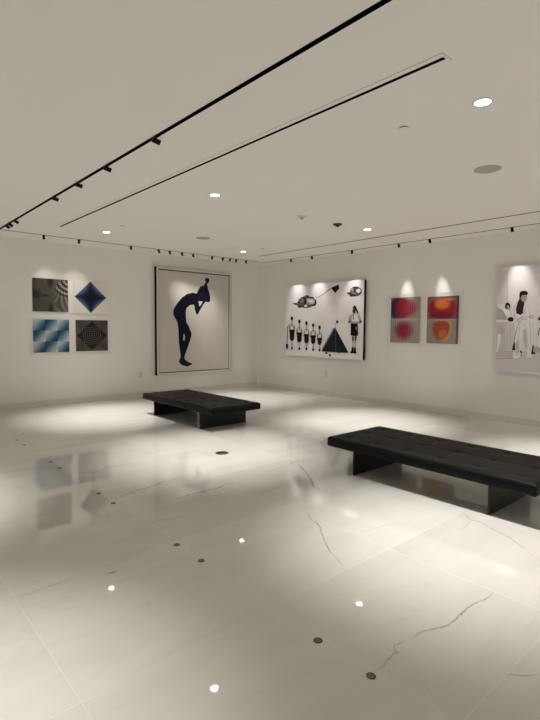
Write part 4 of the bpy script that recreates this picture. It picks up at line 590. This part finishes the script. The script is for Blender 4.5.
def lenticular(kind):
    m, nt, b, u, v = uvmat('ribbed_%s_print' % kind, .28)
    st = math_(nt, 'MULTIPLY_ADD', math_(nt, 'SINE', math_(nt, 'MULTIPLY', u, 82)), .5, .5)
    top = sstep(nt, v, .505, .525)
    if kind == 'red':
        c = mixc(nt, math_(nt, 'MULTIPLY', st, .75), (.40, .34, .33), (.20, .16, .17))
        purple = blob(nt, u, v, .30, .76, .34, .26, .4, 1.25, 3)
        c = mixc(nt, purple, c, (.10, .028, .085))
        c = mixc(nt, math_(nt, 'MULTIPLY', blob(nt, u, v, .10, .74, .12, .24, .2, 1.2), .8), c, (.035, .018, .075))
        c = mixc(nt, math_(nt, 'MULTIPLY', blob(nt, u, v, .86, .62, .2, .14, .1, 1.0), .6), c, (.38, .30, .10))
        c = mixc(nt, blob(nt, u, v, .52, .755, .42, .22, .25, 1.3), c, (.29, .012, .028))
        c = mixc(nt, blob(nt, u, v, .47, .275, .34, .22, .1, 1.5), c, (.24, .014, .03))
        c = mixc(nt, math_(nt, 'MULTIPLY', st, sstep(nt, u, .35, 1.0)), c, mixc(nt, .5, c, (.42, .33, .33)))
        line = math_(nt, 'SUBTRACT', 1.0, sstep(nt, math_(nt, 'ABSOLUTE', math_(nt, 'SUBTRACT', v, .515)), .012, .03))
        c = mixc(nt, math_(nt, 'MULTIPLY', line, .75), c, (.48, .36, .38))
    else:
        c = mixc(nt, math_(nt, 'MULTIPLY', st, .3), (.33, .28, .26), (.25, .21, .20))
        c = mixc(nt, math_(nt, 'MULTIPLY', top, .8), c, (.26, .06, .07))
        c = mixc(nt, blob(nt, u, v, .48, .74, .47, .225, .35, 1.25, 2.6), c, (.28, .016, .03))
        c = mixc(nt, math_(nt, 'MULTIPLY', blob(nt, u, v, .48, .60, .40, .09, .2, 1.2), .8), c, (.12, .01, .025))
        c = mixc(nt, math_(nt, 'MULTIPLY', blob(nt, u, v, .48, .84, .30, .13, .05, 1.15), .9), c, (.62, .17, .03))
        c = mixc(nt, math_(nt, 'MULTIPLY', blob(nt, u, v, .75, .93, .24, .03, .2, 1.2), .8), c, (.52, .22, .08))
        rim = math_(nt, 'SUBTRACT', blob(nt, u, v, .50, .27, math_(nt, 'MULTIPLY_ADD', v, .36, .21), .24, .9, 1.1, 2.3), blob(nt, u, v, .47, .29, math_(nt, 'MULTIPLY_ADD', v, .34, .17), .215, .75, 1.0, 2.3), clamp=True)
        c = mixc(nt, blob(nt, u, v, .49, .275, math_(nt, 'MULTIPLY_ADD', v, .36, .21), .24, .5, 1.25, 2.3), c, (.33, .065, .03))
        c = mixc(nt, math_(nt, 'MULTIPLY', blob(nt, u, v, .52, .20, .16, .12, .1, 1.2), .7), c, (.52, .19, .06))
        c = mixc(nt, math_(nt, 'MULTIPLY', rim, math_(nt, 'MULTIPLY', sstep(nt, u, .35, .6), .6)), c, (.62, .40, .16))
        c = mixc(nt, math_(nt, 'MULTIPLY', math_(nt, 'SUBTRACT', 1.0, sstep(nt, math_(nt, 'ABSOLUTE', math_(nt, 'SUBTRACT', v, .505)), .008, .022)), .8), c, (.50, .33, .32))
        c = mixc(nt, math_(nt, 'MULTIPLY', sstep(nt, u, .93, .95), .8), c, (.16, .04, .06))
    nt.links.new(c, b.inputs['Base Color']); return m
def uvprint(name, wall, rect, d0, d1, mat, label, cat, group):
    h0, z0, h1, z1 = rect; hc = (h0+h1)/2
    loc = (hc, 0, z0) if wall == 'L' else (0, hc, z0)
    t = thing(name, loc, label, cat, group)
    bm = bmesh.new()
    w = abs(h1-h0)/2; hh = z1-z0
    q = [(-w, 0), (w, 0), (w, hh), (-w, hh)]
    if wall == 'L': co = [(a, -d1-.0004, z) for a, z in q]; lo, hi = (-w, -d1, 0), (w, -d0, hh)
    else: co = [(-d1-.0004, -a, z) for a, z in q]; lo, hi = (-d1, -w, 0), (-d0, w, hh)
    vs = [bm.verts.new(c) for c in co]; f = bm.faces.new(vs); uvl = bm.loops.layers.uv.new('UVMap')
    for lp, uv in zip(f.loops, [(0, 0), (1, 0), (1, 1), (0, 1)]): lp[uvl].uv = uv
    obj('print', bm, mat, t, smooth='keep')
    obj('backing', boxm(lo, hi), M['base'], t)
def sheet(wall, rect, d0, d1, label, pins):
    h0, z0, h1, z1 = rect; hc = (h0+h1)/2; w = abs(h1-h0)/2
    t = thing('acrylic_wall_mount', (hc, 0, z0) if wall == 'L' else (0, hc, z0), label, 'acrylic panel', 'clear acrylic mounting panels')
    lo, hi = ((-w, -d1, 0), (w, -d0, z1-z0)) if wall == 'L' else ((-d1, -w, 0), (-d0, w, z1-z0))
    bm = boxm(lo, hi); ax = 1 if wall == 'L' else 0
    bm.normal_update()
    for f in bm.faces:
        if abs(f.normal[ax]) < .5: f.material_index = 1
    obj('sheet', bm, [M['acrylic'], M['acredge']], t)
    for (a, z) in pins:
        bm = bmesh.new(); lathe(bm, [(.006, .0012), (.006, d0)], 12)
        bmesh.ops.rotate(bm, verts=bm.verts, cent=(0, 0, 0), matrix=Matrix.Rotation(math.pi/2, 3, 'X') if wall == 'L' else Matrix.Rotation(-math.pi/2, 3, 'Y'))
        o = obj('standoff', bm, M['white'], t, True); o.location = (a*(w-.02), 0, .02+z*(z1-z0-.04)) if wall == 'L' else (0, a*(w-.02), .02+z*(z1-z0-.04))
pins = [(-1, 0), (1, 0), (-1, 1), (1, 1)]
sheet('L', (-5.25, .91, -3.77, 2.35), .010, .015, 'clear acrylic sheet behind the four small square prints', pins)
sheet('R', (-5.285, .86, -3.80, 2.09), .010, .015, 'clear acrylic sheet behind the two red and orange prints', pins)
GP = 'small square prints on the left wall'
uvprint('art_print', 'L', (-5.188, 1.698, -4.575, 2.286), .015, .018, grey_waves(), 'small square grey wavy line print, top left of the four', 'print', GP)
uvprint('art_print', 'L', (-4.478, 1.680, -3.835, 2.302), .015, .018, blue_star(), 'small square print of a dark blue diamond on white, top right of the four', 'print', GP)
uvprint('art_print', 'L', (-5.190, .965, -4.568, 1.558), .015, .018, blue_steps(), 'small square print of stepped pale blue blocks, bottom left of the four', 'print', GP)
uvprint('art_print', 'L', (-4.447, .972, -3.830, 1.559), .015, .018, dark_squares(), 'small square charcoal print of nested squares, bottom right of the four', 'print', GP)
GR = 'red and orange prints on the right wall'
uvprint('art_print', 'R', (-4.500, 1.192, -3.884, 2.019), .015, .019, lenticular('red'), 'upright ribbed print of two dark red blots, left of the pair', 'print', GR)
uvprint('art_print', 'R', (-5.214, 1.198, -4.634, 2.006), .015, .019, lenticular('orange'), 'upright print of glowing orange and red shapes, right of the pair', 'print', GR)

# ------------------------------------------------------------------ camera
cam = bpy.data.cameras.new('camera'); co = bpy.data.objects.new('camera', cam); COL.objects.link(co)
cam.sensor_fit = 'HORIZONTAL'; cam.sensor_width = 36; cam.lens = 486.161/540*36
cam.clip_start = .05; cam.clip_end = 100
R = Vector((0.74924621, -0.66223397, 0.00873395)); U = Vector((0.03773274, 0.05584915, 0.99772597)); W = Vector((0.66121582, 0.74721285, -0.06683267))
mt = Matrix((R, U, -W)).transposed().to_4x4(); mt.translation = (-7.74798, -9.22277, 1.45); co.matrix_world = mt
scn.camera = co
w = bpy.data.worlds.new('dark_surround'); scn.world = w; w.use_nodes = True
w.node_tree.nodes['Background'].inputs[0].default_value = (0, 0, 0, 1)
vs = scn.view_settings; vs.view_transform = 'Standard'; vs.look = 'None'; vs.exposure = EXPOSURE; vs.gamma = 1; vs.use_curve_mapping = False
scn.cycles.max_bounces = 14; scn.cycles.diffuse_bounces = 8; scn.cycles.transparent_max_bounces = 12
scn.cycles.sample_clamp_indirect = 2.5
scn.cycles.use_denoising = True
scn.cycles.use_adaptive_sampling = False
